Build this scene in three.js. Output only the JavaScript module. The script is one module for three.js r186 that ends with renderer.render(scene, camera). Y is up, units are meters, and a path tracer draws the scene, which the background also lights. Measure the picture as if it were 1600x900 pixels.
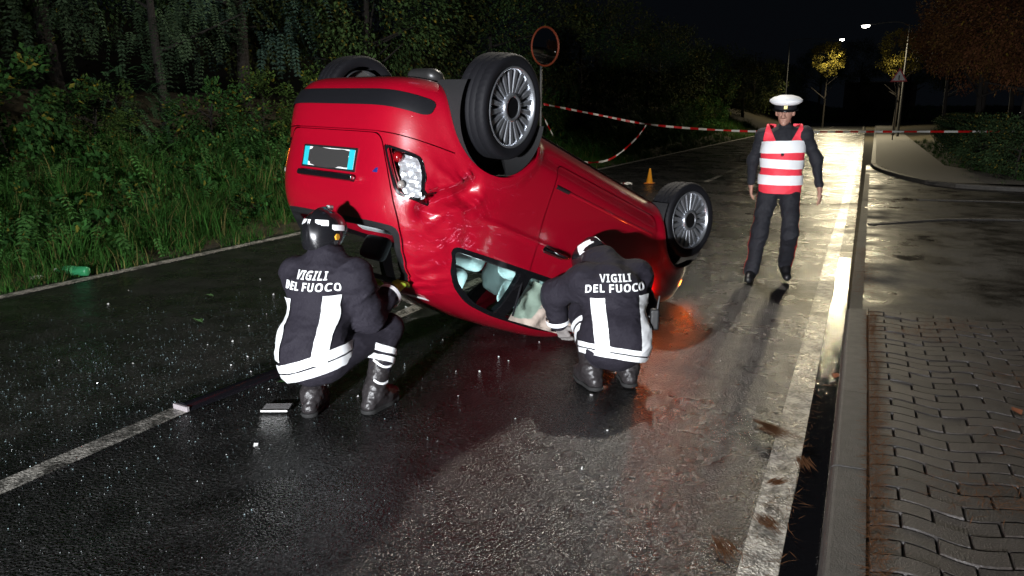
import * as THREE from 'three';
import { mergeGeometries, mergeVertices, toCreasedNormals } from 'three/addons/utils/BufferGeometryUtils.js';
import { RoundedBoxGeometry } from 'three/addons/geometries/RoundedBoxGeometry.js';
import { FontLoader } from 'three/addons/loaders/FontLoader.js';
import { RectAreaLightUniformsLib } from 'three/addons/lights/RectAreaLightUniformsLib.js';
import { Brush, Evaluator, SUBTRACTION, INTERSECTION, HOLLOW_SUBTRACTION, HOLLOW_INTERSECTION } from 'three-bvh-csg';
import { createNoise2D, createNoise3D } from 'simplex-noise';

RectAreaLightUniformsLib.init();
const V = (x, y, z) => new THREE.Vector3(x, y, z);
const rng = (seed) => () => { seed = (seed + 0x6d2b79f5) | 0; let t = Math.imul(seed ^ (seed >>> 15), 1 | seed); t = (t + Math.imul(t ^ (t >>> 7), 61 | t)) ^ t; return ((t ^ (t >>> 14)) >>> 0) / 4294967296; };
const n2 = createNoise2D(rng(11)), n3 = createNoise3D(rng(12));
const clamp = (x, a = 0, b = 1) => Math.min(b, Math.max(a, x));
const sstep = (a, b, x) => { const t = clamp((x - a) / (b - a)); return t * t * (3 - 2 * t); };
const lerp = (a, b, t) => a + (b - a) * t;

// ------------------------------------------------------------ camera, sky, light, exposure
const scene = new THREE.Scene();
const camera = new THREE.PerspectiveCamera(41.75, 16 / 9, 0.05, 600);
camera.position.set(0, 1.63, 0);
camera.rotation.order = 'YXZ';
camera.rotation.set(THREE.MathUtils.degToRad(-13.12), THREE.MathUtils.degToRad(24.61), 0);
const renderer = new THREE.WebGLRenderer({ antialias: true });
renderer.toneMapping = THREE.LinearToneMapping;
renderer.toneMappingExposure = 1;
renderer.shadowMap.enabled = true;

{ // an overcast night sky: even, nearly black
  const w = 64, h = 32, d = new Float32Array(w * h * 4);
  for (let i = 0; i < w * h; i++) { d[i * 4] = 0.0018; d[i * 4 + 1] = 0.0023; d[i * 4 + 2] = 0.0032; d[i * 4 + 3] = 1; }
  const t = new THREE.DataTexture(d, w, h, THREE.RGBAFormat, THREE.FloatType);
  t.mapping = THREE.EquirectangularReflectionMapping; t.magFilter = THREE.LinearFilter; t.needsUpdate = true;
  scene.background = t; scene.environment = t;
}
const moon = new THREE.DirectionalLight(0xbfd0ff, 0.01);
moon.position.set(-20, 60, -40); moon.target.position.set(-3, 0, -8); moon.castShadow = true; moon.shadow.radius = 20;
Object.assign(moon.shadow.camera, { left: -40, right: 40, top: 40, bottom: -40, far: 200 });
scene.add(moon, moon.target);

const NEAR_LAMP = V(-2.5, 7.9, -11.5), FAR_LAMP = V(-0.6, 6.9, -55), BEND_LAMP = V(-3.1, 9.0, -90), FLOOD = V(-0.75, 1.32, 4.9);
const lamps = { near: 205, far: 400, bend: 380, flood: 600 };

// ------------------------------------------------------------ helpers
const taken = new Map();
const numbered = (n) => { const k = taken.get(n) ?? 0; taken.set(n, k + 1); return k ? `${n}_${String(k).padStart(3, '0')}` : n; };
function shade(o) { o.traverse((c) => { if (c.isMesh) { c.castShadow = true; c.receiveShadow = true; } }); return o; }
function tag(o, label, category, group) { o.userData.label = label; o.userData.category = category; if (group) o.userData.group = group; return o; }
function thing(name, label, category, pos = [0, 0, 0], turn = 0, group) {
  const o = new THREE.Group(); o.name = numbered(name); o.position.set(...pos); o.rotation.y = turn; scene.add(o);
  return tag(o, label, category, group);
}
function part(name, geo, mat, parent) { const m = new THREE.Mesh(geo, mat); m.name = name; m.castShadow = m.receiveShadow = true; parent.add(m); return m; }
function solo(name, geo, mat, label, category, group) { const m = part(numbered(name), geo, mat, scene); return tag(m, label, category, group); }
function struct(name, geo, mat) { const m = part(numbered(name), geo, mat, scene); m.userData.kind = 'structure'; return m; }
function stuff(o, name, label, category) { o.name = numbered(name); o.userData.kind = 'stuff'; if (label) tag(o, label, category); scene.add(o); shade(o); return o; }
const lin = (r, g, b) => new THREE.Color().setRGB(r, g, b);
const std = (r, g, b, rough = 0.6, more = {}) => new THREE.MeshStandardMaterial({ color: lin(r, g, b), roughness: rough, ...more });
const phys = (r, g, b, rough = 0.6, more = {}) => new THREE.MeshPhysicalMaterial({ color: lin(r, g, b), roughness: rough, ...more });
function dataTex(n, fn, { srgb = false, rep = 1, m = n } = {}) {
  const d = new Uint8Array(n * m * 4);
  for (let y = 0; y < m; y++) for (let x = 0; x < n; x++) { const c = fn(x / n, y / m, x, y), i = (y * n + x) * 4; d[i] = clamp(c[0], 0, 255); d[i + 1] = clamp(c[1], 0, 255); d[i + 2] = clamp(c[2], 0, 255); d[i + 3] = 255; }
  const t = new THREE.DataTexture(d, n, m); t.wrapS = t.wrapT = THREE.RepeatWrapping; t.magFilter = THREE.LinearFilter; t.minFilter = THREE.LinearMipmapLinearFilter; t.generateMipmaps = true;
  if (srgb) t.colorSpace = THREE.SRGBColorSpace;
  t.repeat.set(rep, rep); t.needsUpdate = true; return t;
}
// noise that tiles on the unit square (a torus in 4 steps of 3-D noise blended)
const tile = (u, v, f, o = 0) => { const a = n3(u * f, v * f, o), b = n3((u - 1) * f, v * f, o), c = n3(u * f, (v - 1) * f, o), d = n3((u - 1) * f, (v - 1) * f, o); return (a * (1 - u) * (1 - v) + b * u * (1 - v) + c * (1 - u) * v + d * u * v) * (1 / Math.sqrt(((1 - u) ** 2 + u ** 2) * ((1 - v) ** 2 + v ** 2))); };
function ball(c, r, w = 16, h = 12) { const g = new THREE.SphereGeometry(r, w, h); g.translate(c.x, c.y, c.z); return g; }
function bar(a, b, r, r2 = r, seg = 10) { const d = b.clone().sub(a), g = new THREE.CylinderGeometry(r2, r, d.length(), seg); g.applyQuaternion(new THREE.Quaternion().setFromUnitVectors(V(0, 1, 0), d.clone().normalize())); const m = a.clone().add(b).multiplyScalar(0.5); g.translate(m.x, m.y, m.z); return g; }
function bx(w, h, d, x = 0, y = 0, z = 0, r = 0) { const g = r ? new RoundedBoxGeometry(w, h, d, 2, r) : new THREE.BoxGeometry(w, h, d); g.translate(x, y, z); return g; }
function tube(pts, r, n = 40, seg = 8) { return new THREE.TubeGeometry(new THREE.CatmullRomCurve3(pts), n, r, seg); }
function merge(list) { return mergeGeometries(list.map((g) => { const q = g.index ? g.toNonIndexed() : g; for (const k of Object.keys(q.attributes)) if (!['position', 'normal', 'uv'].includes(k)) q.deleteAttribute(k); if (!q.attributes.uv) q.setAttribute('uv', new THREE.BufferAttribute(new Float32Array(q.attributes.position.count * 2), 2)); return q; })); }
// sheet over x,z with height function and uv in metres
function sheet(x0, x1, z0, z1, nx, nz, fy, warpX = null) {
  const p = [], uv = [], ix = [];
  for (let j = 0; j <= nz; j++) for (let i = 0; i <= nx; i++) { const z = lerp(z0, z1, j / nz); let x = lerp(x0, x1, i / nx); if (warpX) x = warpX(x, z); p.push(x, fy ? fy(x, z) : 0, z); uv.push(x, z); }
  for (let j = 0; j < nz; j++) for (let i = 0; i < nx; i++) { const a = j * (nx + 1) + i, b = a + 1, c = a + nx + 1, d = c + 1; z1 > z0 ? ix.push(a, c, b, b, c, d) : ix.push(a, b, c, b, d, c); }
  const g = new THREE.BufferGeometry(); g.setAttribute('position', new THREE.Float32BufferAttribute(p, 3)); g.setAttribute('uv', new THREE.Float32BufferAttribute(uv, 2)); g.setIndex(ix); g.computeVertexNormals(); return g;
}
// ------------------------------------------------------------ ground, road, pavement
const bankH = (x, z) => { // verge and wooded bank left of the road, rise at the far bend
  const far = 2.4 * sstep(-128, -150, z);
  const l = sstep(-7.25, -9.3, x) * 0.55 + sstep(-8.6, -14, x) * 1.5 + sstep(-14, -40, x) * 5;
  const r = sstep(2.0, 6, x) * 0.25;
  return (l + r) + far + (x < -7.35 || x > 2.3 ? 0.05 * n2(x * 0.9, z * 0.9) + 0.02 * n2(x * 3, z * 3) : 0);
};
const soil = std(0.035, 0.03, 0.018, 0.95);
soil.map = dataTex(256, (u, v) => { const k = tile(u, v, 9) * 0.5 + tile(u, v, 30) * 0.5; return [58 + 22 * k, 52 + 22 * k, 36 + 14 * k]; }, { srgb: true, rep: 0.5 }); soil.color.set(0xffffff);
struct('ground', sheet(-70, 60, 30, -220, 130, 125, (x, z) => (x > -7.3 && x < 2.25 && z > -126 ? -0.06 : bankH(x, z) - 0.03)), soil);

const asphaltBump = dataTex(1024, (u, v) => { const a = tile(u, v, 90, 1), b = tile(u, v, 170, 2), c = tile(u, v, 22, 3); const h = 128 + 58 * a + 44 * b + 8 * c; return [h, h, h]; }, { rep: 0.55 });
const asphaltRough = dataTex(512, (u, v) => { const a = tile(u, v, 6, 4), b = tile(u, v, 26, 5), c = tile(u, v, 90, 6); const r = 74 + 34 * a + 20 * b + 14 * c; return [r, r, r]; }, { rep: 0.14 });
const asphaltCol = dataTex(1024, (u, v) => { const a = tile(u, v, 200, 7), b = tile(u, v, 90, 8), c = tile(u, v, 8, 9), k = 34 + 9 * c + 12 * b + (a > 0.45 ? 46 * (a - 0.45) : 0) + 8 * a; return [k, k * 0.99, k * 0.98]; }, { srgb: true, rep: 0.37 });
const road = std(1, 1, 1, 0.95, { map: asphaltCol, roughnessMap: asphaltRough, bumpMap: asphaltBump, bumpScale: 0.0085 });
struct('road', sheet(-7.35, 0.0, 26, -146, 6, 80, (x) => 0.018 * Math.sin(clamp((x + 7.35) / 7.35) * Math.PI) - 0.018), road);
const crown = (x) => 0.018 * Math.sin(clamp((x + 7.35) / 7.35) * Math.PI) - 0.018;

// painted lines: worn white with the stones showing through
const paintTex = dataTex(512, (u, v) => { const a = tile(u, v, 60, 11), b = tile(u, v, 14, 12), w = clamp(0.62 + 0.5 * a + 0.5 * b); const k = lerp(70, 186, w); return [k, k * 0.985, k * 0.95]; }, { srgb: true, rep: 0.6 });
const paint = std(1, 1, 1, 0.55, { map: paintTex, bumpMap: asphaltBump, bumpScale: 0.003 });
const paintOld = std(0.80, 0.79, 0.76, 1, { map: paintTex, bumpMap: asphaltBump, bumpScale: 0.0035, roughnessMap: asphaltRough });
const line = (name, x0, x1, z0, z1, m) => struct(name, sheet(x0, x1, z0, z1, 2, Math.max(2, Math.round(Math.abs(z1 - z0) / 2)), (x) => crown(x) + 0.005, (x, z) => x + 0.004 * n2(z * 3, x * 40)), m);
line('edge_line', -7.09, -6.94, 26, -130, paint);
line('edge_line', -0.275, -0.135, 26, -130, paintOld);
line('centre_line', -3.41, -3.28, 14, -2.95, paintOld);
for (let z = -4.6; z > -120; z -= 3.45) line('centre_line', -3.41, -3.28, z, z - 2.0, paintOld);
// wet gutter beside the kerb, smoother and darker than the road
const gutter = std(0.005, 0.005, 0.006, 0.07, { bumpMap: asphaltBump, bumpScale: 0.0012 });
struct('gutter', sheet(-0.13, -0.006, 26, -9.4, 1, 60, (x) => crown(x) + 0.004, (x, z) => x < -0.05 ? x + 0.018 * n2(z * 1.3, 5) : x), gutter);

// kerb stones
const stoneTex = dataTex(512, (u, v) => { const a = tile(u, v, 70, 13), b = tile(u, v, 9, 14), c = tile(u, v, 150, 15); const k = 96 + 14 * b + 16 * a + 18 * c; return [k, k * 0.97, k * 0.92]; }, { srgb: true, rep: 1.4 });
const stoneBump = dataTex(512, (u, v) => { const h = 128 + 40 * tile(u, v, 60, 16) + 50 * tile(u, v, 130, 17); return [h, h, h]; }, { rep: 1.4 });
const kerbStone = [0.40, 0.50, 0.34].map((k) => std(k * 0.72, k * 0.72, k * 0.74, 0.6, { map: stoneTex, bumpMap: stoneBump, bumpScale: 0.0025 }));
const kerb = new THREE.Group(); kerb.name = 'kerb'; kerb.userData.kind = 'structure'; scene.add(kerb);
const kerbGeo = (() => { const s = new THREE.Shape(); s.moveTo(0, -0.1); s.lineTo(0.0, 0.085); s.quadraticCurveTo(0.002, 0.115, 0.03, 0.118); s.lineTo(0.14, 0.12); s.lineTo(0.14, -0.1); s.closePath(); const g = new THREE.ExtrudeGeometry(s, { depth: 0.992, bevelEnabled: true, bevelSize: 0.003, bevelThickness: 0.003, bevelSegments: 1, curveSegments: 5 }); return g; })();
for (let k = 0; k < 11; k++) { const m = part('kerb_stone', kerbGeo, kerbStone[(k * 7) % 3], kerb); m.position.set(0, 0.002 * (k % 3), -6.36 + k * 1.0); m.rotation.y = 0.002 * ((k * 5) % 3 - 1); }
{ // flush stones across the driveway, then the kerb that turns in at the far corner
  const low = new THREE.BoxGeometry(0.10, 0.14, 0.99); for (let k = 0; k < 16; k++) { const m = part('kerb_stone', low, kerbStone[(k * 5) % 3], kerb); m.position.set(0.07 + 0.006 * k, -0.035, -6.9 - k); }
  for (let k = 0; k < 48; k++) { const m = part('kerb_stone', kerbGeo, kerbStone[(k * 7 + 1) % 3], kerb); m.scale.z = 2; m.position.set(0.26 + 0.02 * k, 0, -27.4 - k * 2); m.rotation.y = -0.01; }
  const arc = [[0.27, -25.3], [0.33, -24.2], [0.5, -23.0], [0.72, -21.9], [1.0, -20.7], [1.35, -19.7], [1.9, -19.0], [2.6, -18.7], [3.5, -18.5]];
  for (let k = 0; k < arc.length - 1; k++) { const [x0, z0] = arc[k], [x1, z1] = arc[k + 1]; const m = part('kerb_stone', kerbGeo, kerbStone[(k * 5) % 3], kerb); m.scale.z = Math.hypot(x1 - x0, z1 - z0) + 0.01; m.position.set(x0, 0, z0); m.rotation.y = Math.atan2(x1 - x0, z1 - z0); }
  // flat edging stones that cross the driveway
  const edging = new THREE.Group(); edging.name = 'driveway_edging'; edging.userData.kind = 'structure'; scene.add(edging);
  const run = (pts) => { const c = new THREE.CatmullRomCurve3(pts.map(([x, z]) => V(x, 0, z))); const n = 9; for (let k = 0; k < n; k++) { const a = c.getPoint(k / n), b = c.getPoint((k + 1) / n - 0.004); const m = part('edging_stone', bx(0.10, 0.08, a.distanceTo(b)), kerbStone[1], edging); m.position.copy(a.clone().add(b).multiplyScalar(0.5)); m.position.y = 0.005; m.rotation.y = Math.atan2(b.x - a.x, b.z - a.z); } };
  run([[0.2, -12.1], [1.27, -13.2], [2.33, -13.6], [4.5, -13.7]]); run([[1.0, -16.0], [1.93, -16.2], [2.8, -16.3], [5, -16.3]]);
}
// driveway and far pavement
const driveRough = dataTex(512, (u, v) => { const r = 118 + 62 * tile(u, v, 5, 24) + 34 * tile(u, v, 17, 25) + 14 * tile(u, v, 90, 6); return [r, r, r]; }, { rep: 0.2 });
const drive = std(0.72, 0.68, 0.63, 1, { map: asphaltCol, roughnessMap: driveRough, bumpMap: asphaltBump, bumpScale: 0.003 });
struct('driveway', sheet(0.12, 14, -6.5, -26, 14, 20, (x, z) => 0.028 + 0.01 * n2(x * 0.7, z * 0.7)), drive);
struct('pavement', sheet(0.36, 2.2, -19.4, -124, 4, 50, () => 0.105, (x, z) => x < 0.5 ? x + 0.01 * (-z - 25) + (z > -25 ? (z + 25) * 0.2 : 0) : x + 0.01 * Math.max(0, -z - 25) + (z > -25 ? (z + 25) * 0.4 : 0)), std(0.10, 0.095, 0.088, 0.72, { bumpMap: asphaltBump, bumpScale: 0.003 }));
// wavy interlocking pavers, each laid by itself in a running bond
const pavement = new THREE.Group(); pavement.name = 'paver_pavement'; pavement.userData.kind = 'structure'; scene.add(pavement);
{
  part('sand_bed', sheet(0.142, 3.2, 6, -6.36, 2, 4, () => 0.083), std(0.03, 0.026, 0.02, 0.95), pavement);
  const pavTex = dataTex(512, (u, v) => { const a = tile(u, v, 40, 18), b = tile(u, v, 120, 19), c = tile(u, v, 5, 20); const k = 84 + 12 * a + 18 * b + 10 * c; return [k * 1.02, k * 0.94, k * 0.88]; }, { srgb: true, rep: 1.7 });
  const mats = [0.24, 0.34, 0.19, 0.29].map((k, i) => std(k, k * (1.0 - 0.01 * i), k * (1.02 - 0.02 * i), 0.5, { map: pavTex, bumpMap: stoneBump, bumpScale: 0.003 }));
  const L = 0.225, D = 0.11, A = 0.034, wave = (x) => A * Math.sin(x / (2 * L) * Math.PI * 2);
  const variant = (ph, len = L) => { const s = new THREE.Shape(), g = 0.007, n = 10; for (let i = 0; i <= n; i++) { const x = lerp(g, len - g, i / n), y = wave(x + ph) + g; i ? s.lineTo(x, y) : s.moveTo(x, y); } for (let i = n; i >= 0; i--) { const x = lerp(g, len - g, i / n); s.lineTo(x, wave(x + ph) + D - g); } s.closePath(); const e = new THREE.ExtrudeGeometry(s, { depth: 0.03, bevelEnabled: true, bevelSize: 0.003, bevelThickness: 0.004, bevelSegments: 1 }); e.rotateX(-Math.PI / 2); return e; };
  const geos = [0, 0.5, 1, 1.5].map((k) => variant(k * L)); const R = rng(21), m4 = new THREE.Matrix4();
  const rest = [0, 1, 2, 3].map(() => []); for (let r = -26; r < 41; r++) for (let c = r < 0 ? 0 : 7; c < 13; c++) { const off = (Math.abs(r) % 2) * 0.5; rest[Math.round((c + off) * 2) % 4].push([0.15 + (c + off) * L, 0.085 + R() * 0.002, -1.90 - r * D]); }
  rest.forEach((l, i) => { const im = new THREE.InstancedMesh(geos[i], mats[i], l.length); l.forEach((p, k) => im.setMatrixAt(k, m4.makeTranslation(...p))); im.name = 'outer_pavers'; im.userData.kind = 'stuff'; pavement.add(im); shade(im); });
  const halfGeo = variant(0, L / 2);
  for (let r = 1; r < 41; r += 2) { const m = part('paver', halfGeo, mats[r % 4], pavement); m.position.set(0.15, 0.085, -1.90 - r * D); }
  for (let r = 0; r < 41; r++) for (let c = 0; c < 7; c++) { const off = (r % 2) * 0.5; const half = Math.round((c + off) * 2) % 4; const m = part('paver', geos[half], mats[Math.floor(R() * 4)], pavement); m.position.set(0.15 + (c + off - 0) * L, 0.083 + R() * 0.006, -1.90 - r * D); m.rotation.set((R() - 0.5) * 0.03, (R() - 0.5) * 0.012, (R() - 0.5) * 0.03); }
}

// ------------------------------------------------------------ lamps
{ // street lamp over the road just beyond the officer, its post out of the picture on the right
  const t = thing('street_lamp', 'tall grey street lamp with a long arm reaching over the wet road', 'street lamp', [3.6, 0.02, -11.5]);
  const steel = std(0.25, 0.26, 0.27, 0.45, { metalness: 0.6 });
  part('post', bar(V(0, 0, 0), V(0, 7.9, 0), 0.09, 0.05, 16), steel, t); part('arm', tube([V(0, 7.8, 0), V(-0.8, 8.15, 0), V(-3, 8.12, 0), V(-5.9, 8.02, 0)], 0.035, 40), steel, t);
  const h = part('lamp_head', bx(0.62, 0.09, 0.26, -6.1, 8.0, 0, 0.03), steel, t);
  part('lamp_panel', bx(0.46, 0.012, 0.2, -6.1, 7.95, 0), std(1, 0.95, 0.85, 0.4, { emissive: lin(1, 0.93, 0.8), emissiveIntensity: 30 }), h);
  const l = new THREE.SpotLight(lin(1, 0.92, 0.80), lamps.near, 0, 1.38, 0.25); l.position.set(-6.1, 7.90, 0); l.target.position.set(-6.1, 0, 1.5); l.castShadow = true; l.shadow.radius = 11; t.add(l, l.target);
}
for (const [L, label, side, cd] of [[FAR_LAMP, 'distant lit street lamp standing beside the warning sign', 2.5, lamps.far], [BEND_LAMP, 'farthest lit street lamp half hidden in yellow leaves at the bend', -5.2, lamps.bend]]) { // street lamps down the road
  const t = thing('street_lamp', label, 'street lamp', [L.x + side, side > 0 ? 0.1 : bankH(L.x + side, L.z), L.z]);
  const steel = std(0.05, 0.05, 0.05, 0.8);
  const y = L.y - t.position.y, x = -side, s = Math.sign(side);
  part('post', bar(V(0, 0, 0), V(0, y, 0), 0.08, 0.05, 12), steel, t); part('arm', tube([V(0, y - 0.1, 0), V(-0.6 * s, y + 0.18, 0), V(x + 0.2 * s, y + 0.1, 0)], 0.03), steel, t);
  const h = part('lamp_head', bx(0.6, 0.09, 0.28, x, y + 0.10, 0, 0.03), steel, t);
  const g = new THREE.SphereGeometry(0.2, 24, 12, 0, Math.PI * 2, Math.PI / 2, Math.PI / 2); g.scale(1.2, 0.7, 0.7); g.translate(x, y + 0.055, 0); part('lamp_bowl', g, std(1, 0.98, 0.92, 0.4, { emissive: lin(1, 0.96, 0.86), emissiveIntensity: 30 }), h);
  const l = new THREE.SpotLight(lin(1, 0.86, 0.56), cd, 0, 1.5, 0.3); l.position.set(x, y - 0.12, 0); l.target.position.set(x, 0, 4); t.add(l.target); l.castShadow = true; l.shadow.radius = 14; t.add(l);
}
{ // twin work lights on a tripod behind the photographer
  const t = thing('work_light', 'black tripod with two white work lights aimed at the car', 'work light', [FLOOD.x, crown(FLOOD.x), FLOOD.z]);
  const blk = std(0.015, 0.015, 0.016, 0.5); t.rotation.y = 0;
  part('pole', bar(V(0, 0.4, 0), V(0, 1.2, 0), 0.018), blk, t); for (let k = 0; k < 3; k++) { const a = k * 2.094 + 0.5; part('leg', bar(V(0, 0.62, 0), V(0.42 * Math.cos(a), 0.0, 0.42 * Math.sin(a)), 0.014), blk, t); }
  part('crossbar', bar(V(-0.24, 1.2, 0), V(0.24, 1.2, 0), 0.014), blk, t);
  for (const s of [-1, 1]) { const h = part('lamp_head', bx(0.22, 0.17, 0.09, s * 0.17, FLOOD.y, 0.05, 0.02), blk, t); part('lamp_panel', bx(0.18, 0.13, 0.006, s * 0.17, FLOOD.y, 0.002), std(1, 1, 1, 0.4, { emissive: lin(0.93, 0.97, 1), emissiveIntensity: 12 }), h);
    const l = new THREE.SpotLight(lin(0.94, 0.96, 1), lamps.flood / 2, 0, 0.98, 1); l.position.set(s * 0.17, FLOOD.y, -0.03); l.target.position.set(-1.5 - FLOOD.x, 0.9, -6 - FLOOD.z); l.castShadow = true; l.shadow.radius = 4; t.add(l, l.target); }
}
// ------------------------------------------------------------ the overturned car (x forward, y up, z right in its own frame)
const car = thing('overturned_car', 'small red hatchback lying on its roof, tail raised and rear corner crumpled', 'car');
{
  const m = new THREE.Matrix4().set(0.28977, -0.13679, -0.94727, -2.2687, -0.37512, -0.92678, 0.01908, 1.4430, -0.88052, 0.34981, -0.31986, -5.4120, 0, 0, 0, 1);
  m.decompose(car.position, car.quaternion, car.scale); car.scale.set(1, 1, 1);
}
{
  const t0 = Date.now();
  const C0 = [-0.05, 0.76];
  const silPts = [[-1.58, 0.215], [-1.70, 0.29], [-1.745, 0.42], [-1.735, 0.54], [-1.705, 0.66], [-1.68, 0.82], [-1.63, 1.0], [-1.53, 1.14], [-1.38, 1.28], [-1.22, 1.385], [-1.0, 1.435], [-0.6, 1.475], [-0.15, 1.485], [0.2, 1.465], [0.42, 1.40], [0.75, 1.20], [1.02, 1.03], [1.25, 0.965], [1.5, 0.905], [1.66, 0.80], [1.755, 0.62], [1.77, 0.42], [1.70, 0.24], [1.5, 0.19], [1.0, 0.18], [0, 0.18], [-1.0, 0.18], [-1.4, 0.185]];
  const curve = new THREE.CatmullRomCurve3(silPts.map(([x, y]) => V(x, y, 0)), true, 'centripetal');
  const N = 420, J = 92;
  const edge = curve.getSpacedPoints(N).slice(0, N);
  const prof = (() => { // quarter superellipse, points at even spacing
    const n = 6, pts = []; const M = 4000;
    for (let i = 0; i <= M; i++) { const f = (i / M) * Math.PI / 2; pts.push([Math.pow(Math.sin(f), 2 / n), Math.pow(Math.cos(f), 2 / n)]); }
    const L = [0]; for (let i = 1; i <= M; i++) L.push(L[i - 1] + Math.hypot((pts[i][0] - pts[i - 1][0]) * 1.25, (pts[i][1] - pts[i - 1][1]) * 0.8));
    const out = []; let k = 0; for (let j = 0; j <= J; j++) { const s = (j / J) * L[M]; while (k < M && L[k + 1] < s) k++; const t = clamp((s - L[k]) / ((L[k + 1] - L[k]) || 1)); out.push([lerp(pts[k][0], pts[Math.min(M, k + 1)][0], t), lerp(pts[k][1], pts[Math.min(M, k + 1)][1], t)]); }
    out[0] = [0, 1]; out[J] = [1, 0]; return out;
  })();
  const halfWidth = (x, y) => {
    let w = 0.795;
    w -= 0.04 * sstep(0.45, 0.18, y);
    w -= 0.03 * sstep(0.85, 1.1, y);
    w -= 0.155 * clamp((y - 1.06) / 0.40);
    w -= 0.075 * clamp((-x - 0.85) / 0.85) ** 2 + 0.12 * clamp((x - 0.8) / 0.95) ** 2;
    for (const ax of [-1.15, 1.15]) { const d = Math.hypot(x - ax, y - 0.26); w += 0.016 * Math.exp(-(((d - 0.37) / 0.05) ** 2)); }
    w += 0.010 * Math.exp(-(((y - 0.885) / 0.02) ** 2)) * sstep(1.3, 0.9, Math.abs(x)); // waist crease
    w -= 0.014 * Math.exp(-(((y - 0.37) / 0.05) ** 2)) * sstep(0.85, 0.6, Math.abs(x)); // hollow above the sill
    return w;
  };
  const dent = (p) => { // crumpled left rear quarter
    if (p.z > -0.2) return;
    const m = Math.exp(-(((p.x + 1.36) / 0.24) ** 2 + ((p.y - 0.80) / 0.17) ** 2)) ;
    const m2 = Math.exp(-(((p.x + 1.28) / 0.20) ** 2 + ((p.y - 1.08) / 0.16) ** 2));
    // a fold from the lamp to the wheel arch: sharp ridge with a valley under it
    const ax = -1.50, ay = 0.90, bxx = -1.27, byy = 0.66; const L = Math.hypot(bxx - ax, byy - ay), ux = (bxx - ax) / L, uy = (byy - ay) / L;
    const s = (p.x - ax) * ux + (p.y - ay) * uy, d = -(p.x - ax) * uy + (p.y - ay) * ux + 0.02 * Math.sin(s * 18);
    const along = sstep(-0.08, 0.03, s) * sstep(L + 0.07, L - 0.05, s);
    let o = 0.038 * Math.exp(-Math.abs(d + 0.005) / 0.016) - 0.07 * Math.exp(-(((d - 0.07) / 0.05) ** 2)) + 0.028 * Math.exp(-Math.abs(d - 0.145) / 0.015);
    o *= along;
    const r = (f, z) => 1 - 2 * Math.abs(n3(p.x * f, p.y * f, p.z * f + z));
    const m3 = Math.exp(-(((p.x + 1.22) / 0.16) ** 2 + ((p.y - 1.33) / 0.12) ** 2)); o += (0.010 * r(4.2, 3) + 0.006 * r(9, 7)) * m + (0.013 * r(4.2, 9) + 0.006 * r(10, 5) - 0.014) * m2 + (0.02 * r(6, 2) + 0.008 * r(14, 8) - 0.012) * m3;
    p.x -= 0.35 * o; p.z -= 0.93 * o;
  };
  function loft(inset, withDent, n = N, step = 1) {
    const pos = [], idx = [], rows = []; const J2 = 2 * J / step;
    for (let j = 0; j <= J2; j++) {
      const left = j * step <= J, q = prof[left ? j * step : 2 * J - j * step], row = [];
      if (q[0] === 0) { const p = V(C0[0], C0[1], (left ? -1 : 1) * (halfWidth(...C0) - inset)); row.push(pos.length / 3); pos.push(p.x, p.y, p.z); rows.push(row); continue; }
      for (let i = 0; i < N; i += step) {
        const e = edge[i], dx = e.x - C0[0], dy = e.y - C0[1], L = Math.hypot(dx, dy), k = q[0] * (1 - inset / L);
        const x = C0[0] + dx * k, y = C0[1] + dy * k; const p = V(x, y, (left ? -1 : 1) * (halfWidth(x, y) - inset) * q[1]);
        if (withDent) dent(p);
        row.push(pos.length / 3); pos.push(p.x, p.y, p.z);
      }
      rows.push(row);
    }
    for (let j = 0; j < J2; j++) {
      const a = rows[j], b = rows[j + 1], M = Math.max(a.length, b.length);
      for (let i = 0; i < M; i++) { const k = (i + 1) % M; if (a.length === 1) idx.push(a[0], b[i], b[k]); else if (b.length === 1) idx.push(a[i], b[0], a[k]); else idx.push(a[i], b[i], a[k], a[k], b[i], b[k]); }
    }
    const g = new THREE.BufferGeometry(); g.setAttribute('position', new THREE.Float32BufferAttribute(pos, 3)); g.setIndex(idx); g.computeVertexNormals();
    // outward?
    g.computeBoundingBox(); const c = g.attributes; let vol = 0; for (let i = 0; i < idx.length; i += 3) { const A = V().fromBufferAttribute(c.position, idx[i]), B = V().fromBufferAttribute(c.position, idx[i + 1]), D = V().fromBufferAttribute(c.position, idx[i + 2]); vol += A.dot(B.cross(D)); }
    if (vol < 0) { for (let i = 0; i < idx.length; i += 3) [idx[i], idx[i + 1]] = [idx[i + 1], idx[i]]; g.setIndex(idx); g.computeVertexNormals(); }
    const uv = []; for (let i = 0; i < pos.length; i += 3) uv.push((pos[i] + 1.9) / 3.8, pos[i + 1] / 1.9); g.setAttribute('uv', new THREE.Float32BufferAttribute(uv, 2));
    return g;
  }
  const ev = new Evaluator(); ev.useGroups = false; ev.attributes = ['position', 'normal', 'uv'];
  const B = (g) => { const b = new Brush(g); b.updateMatrixWorld(); return b; };
  const sub = (a, b) => ev.evaluate(a, b, SUBTRACTION), and = (a, b) => ev.evaluate(a, b, INTERSECTION);
  const geoOf = (b) => { const g = b.geometry.clone(); return g; };
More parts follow.
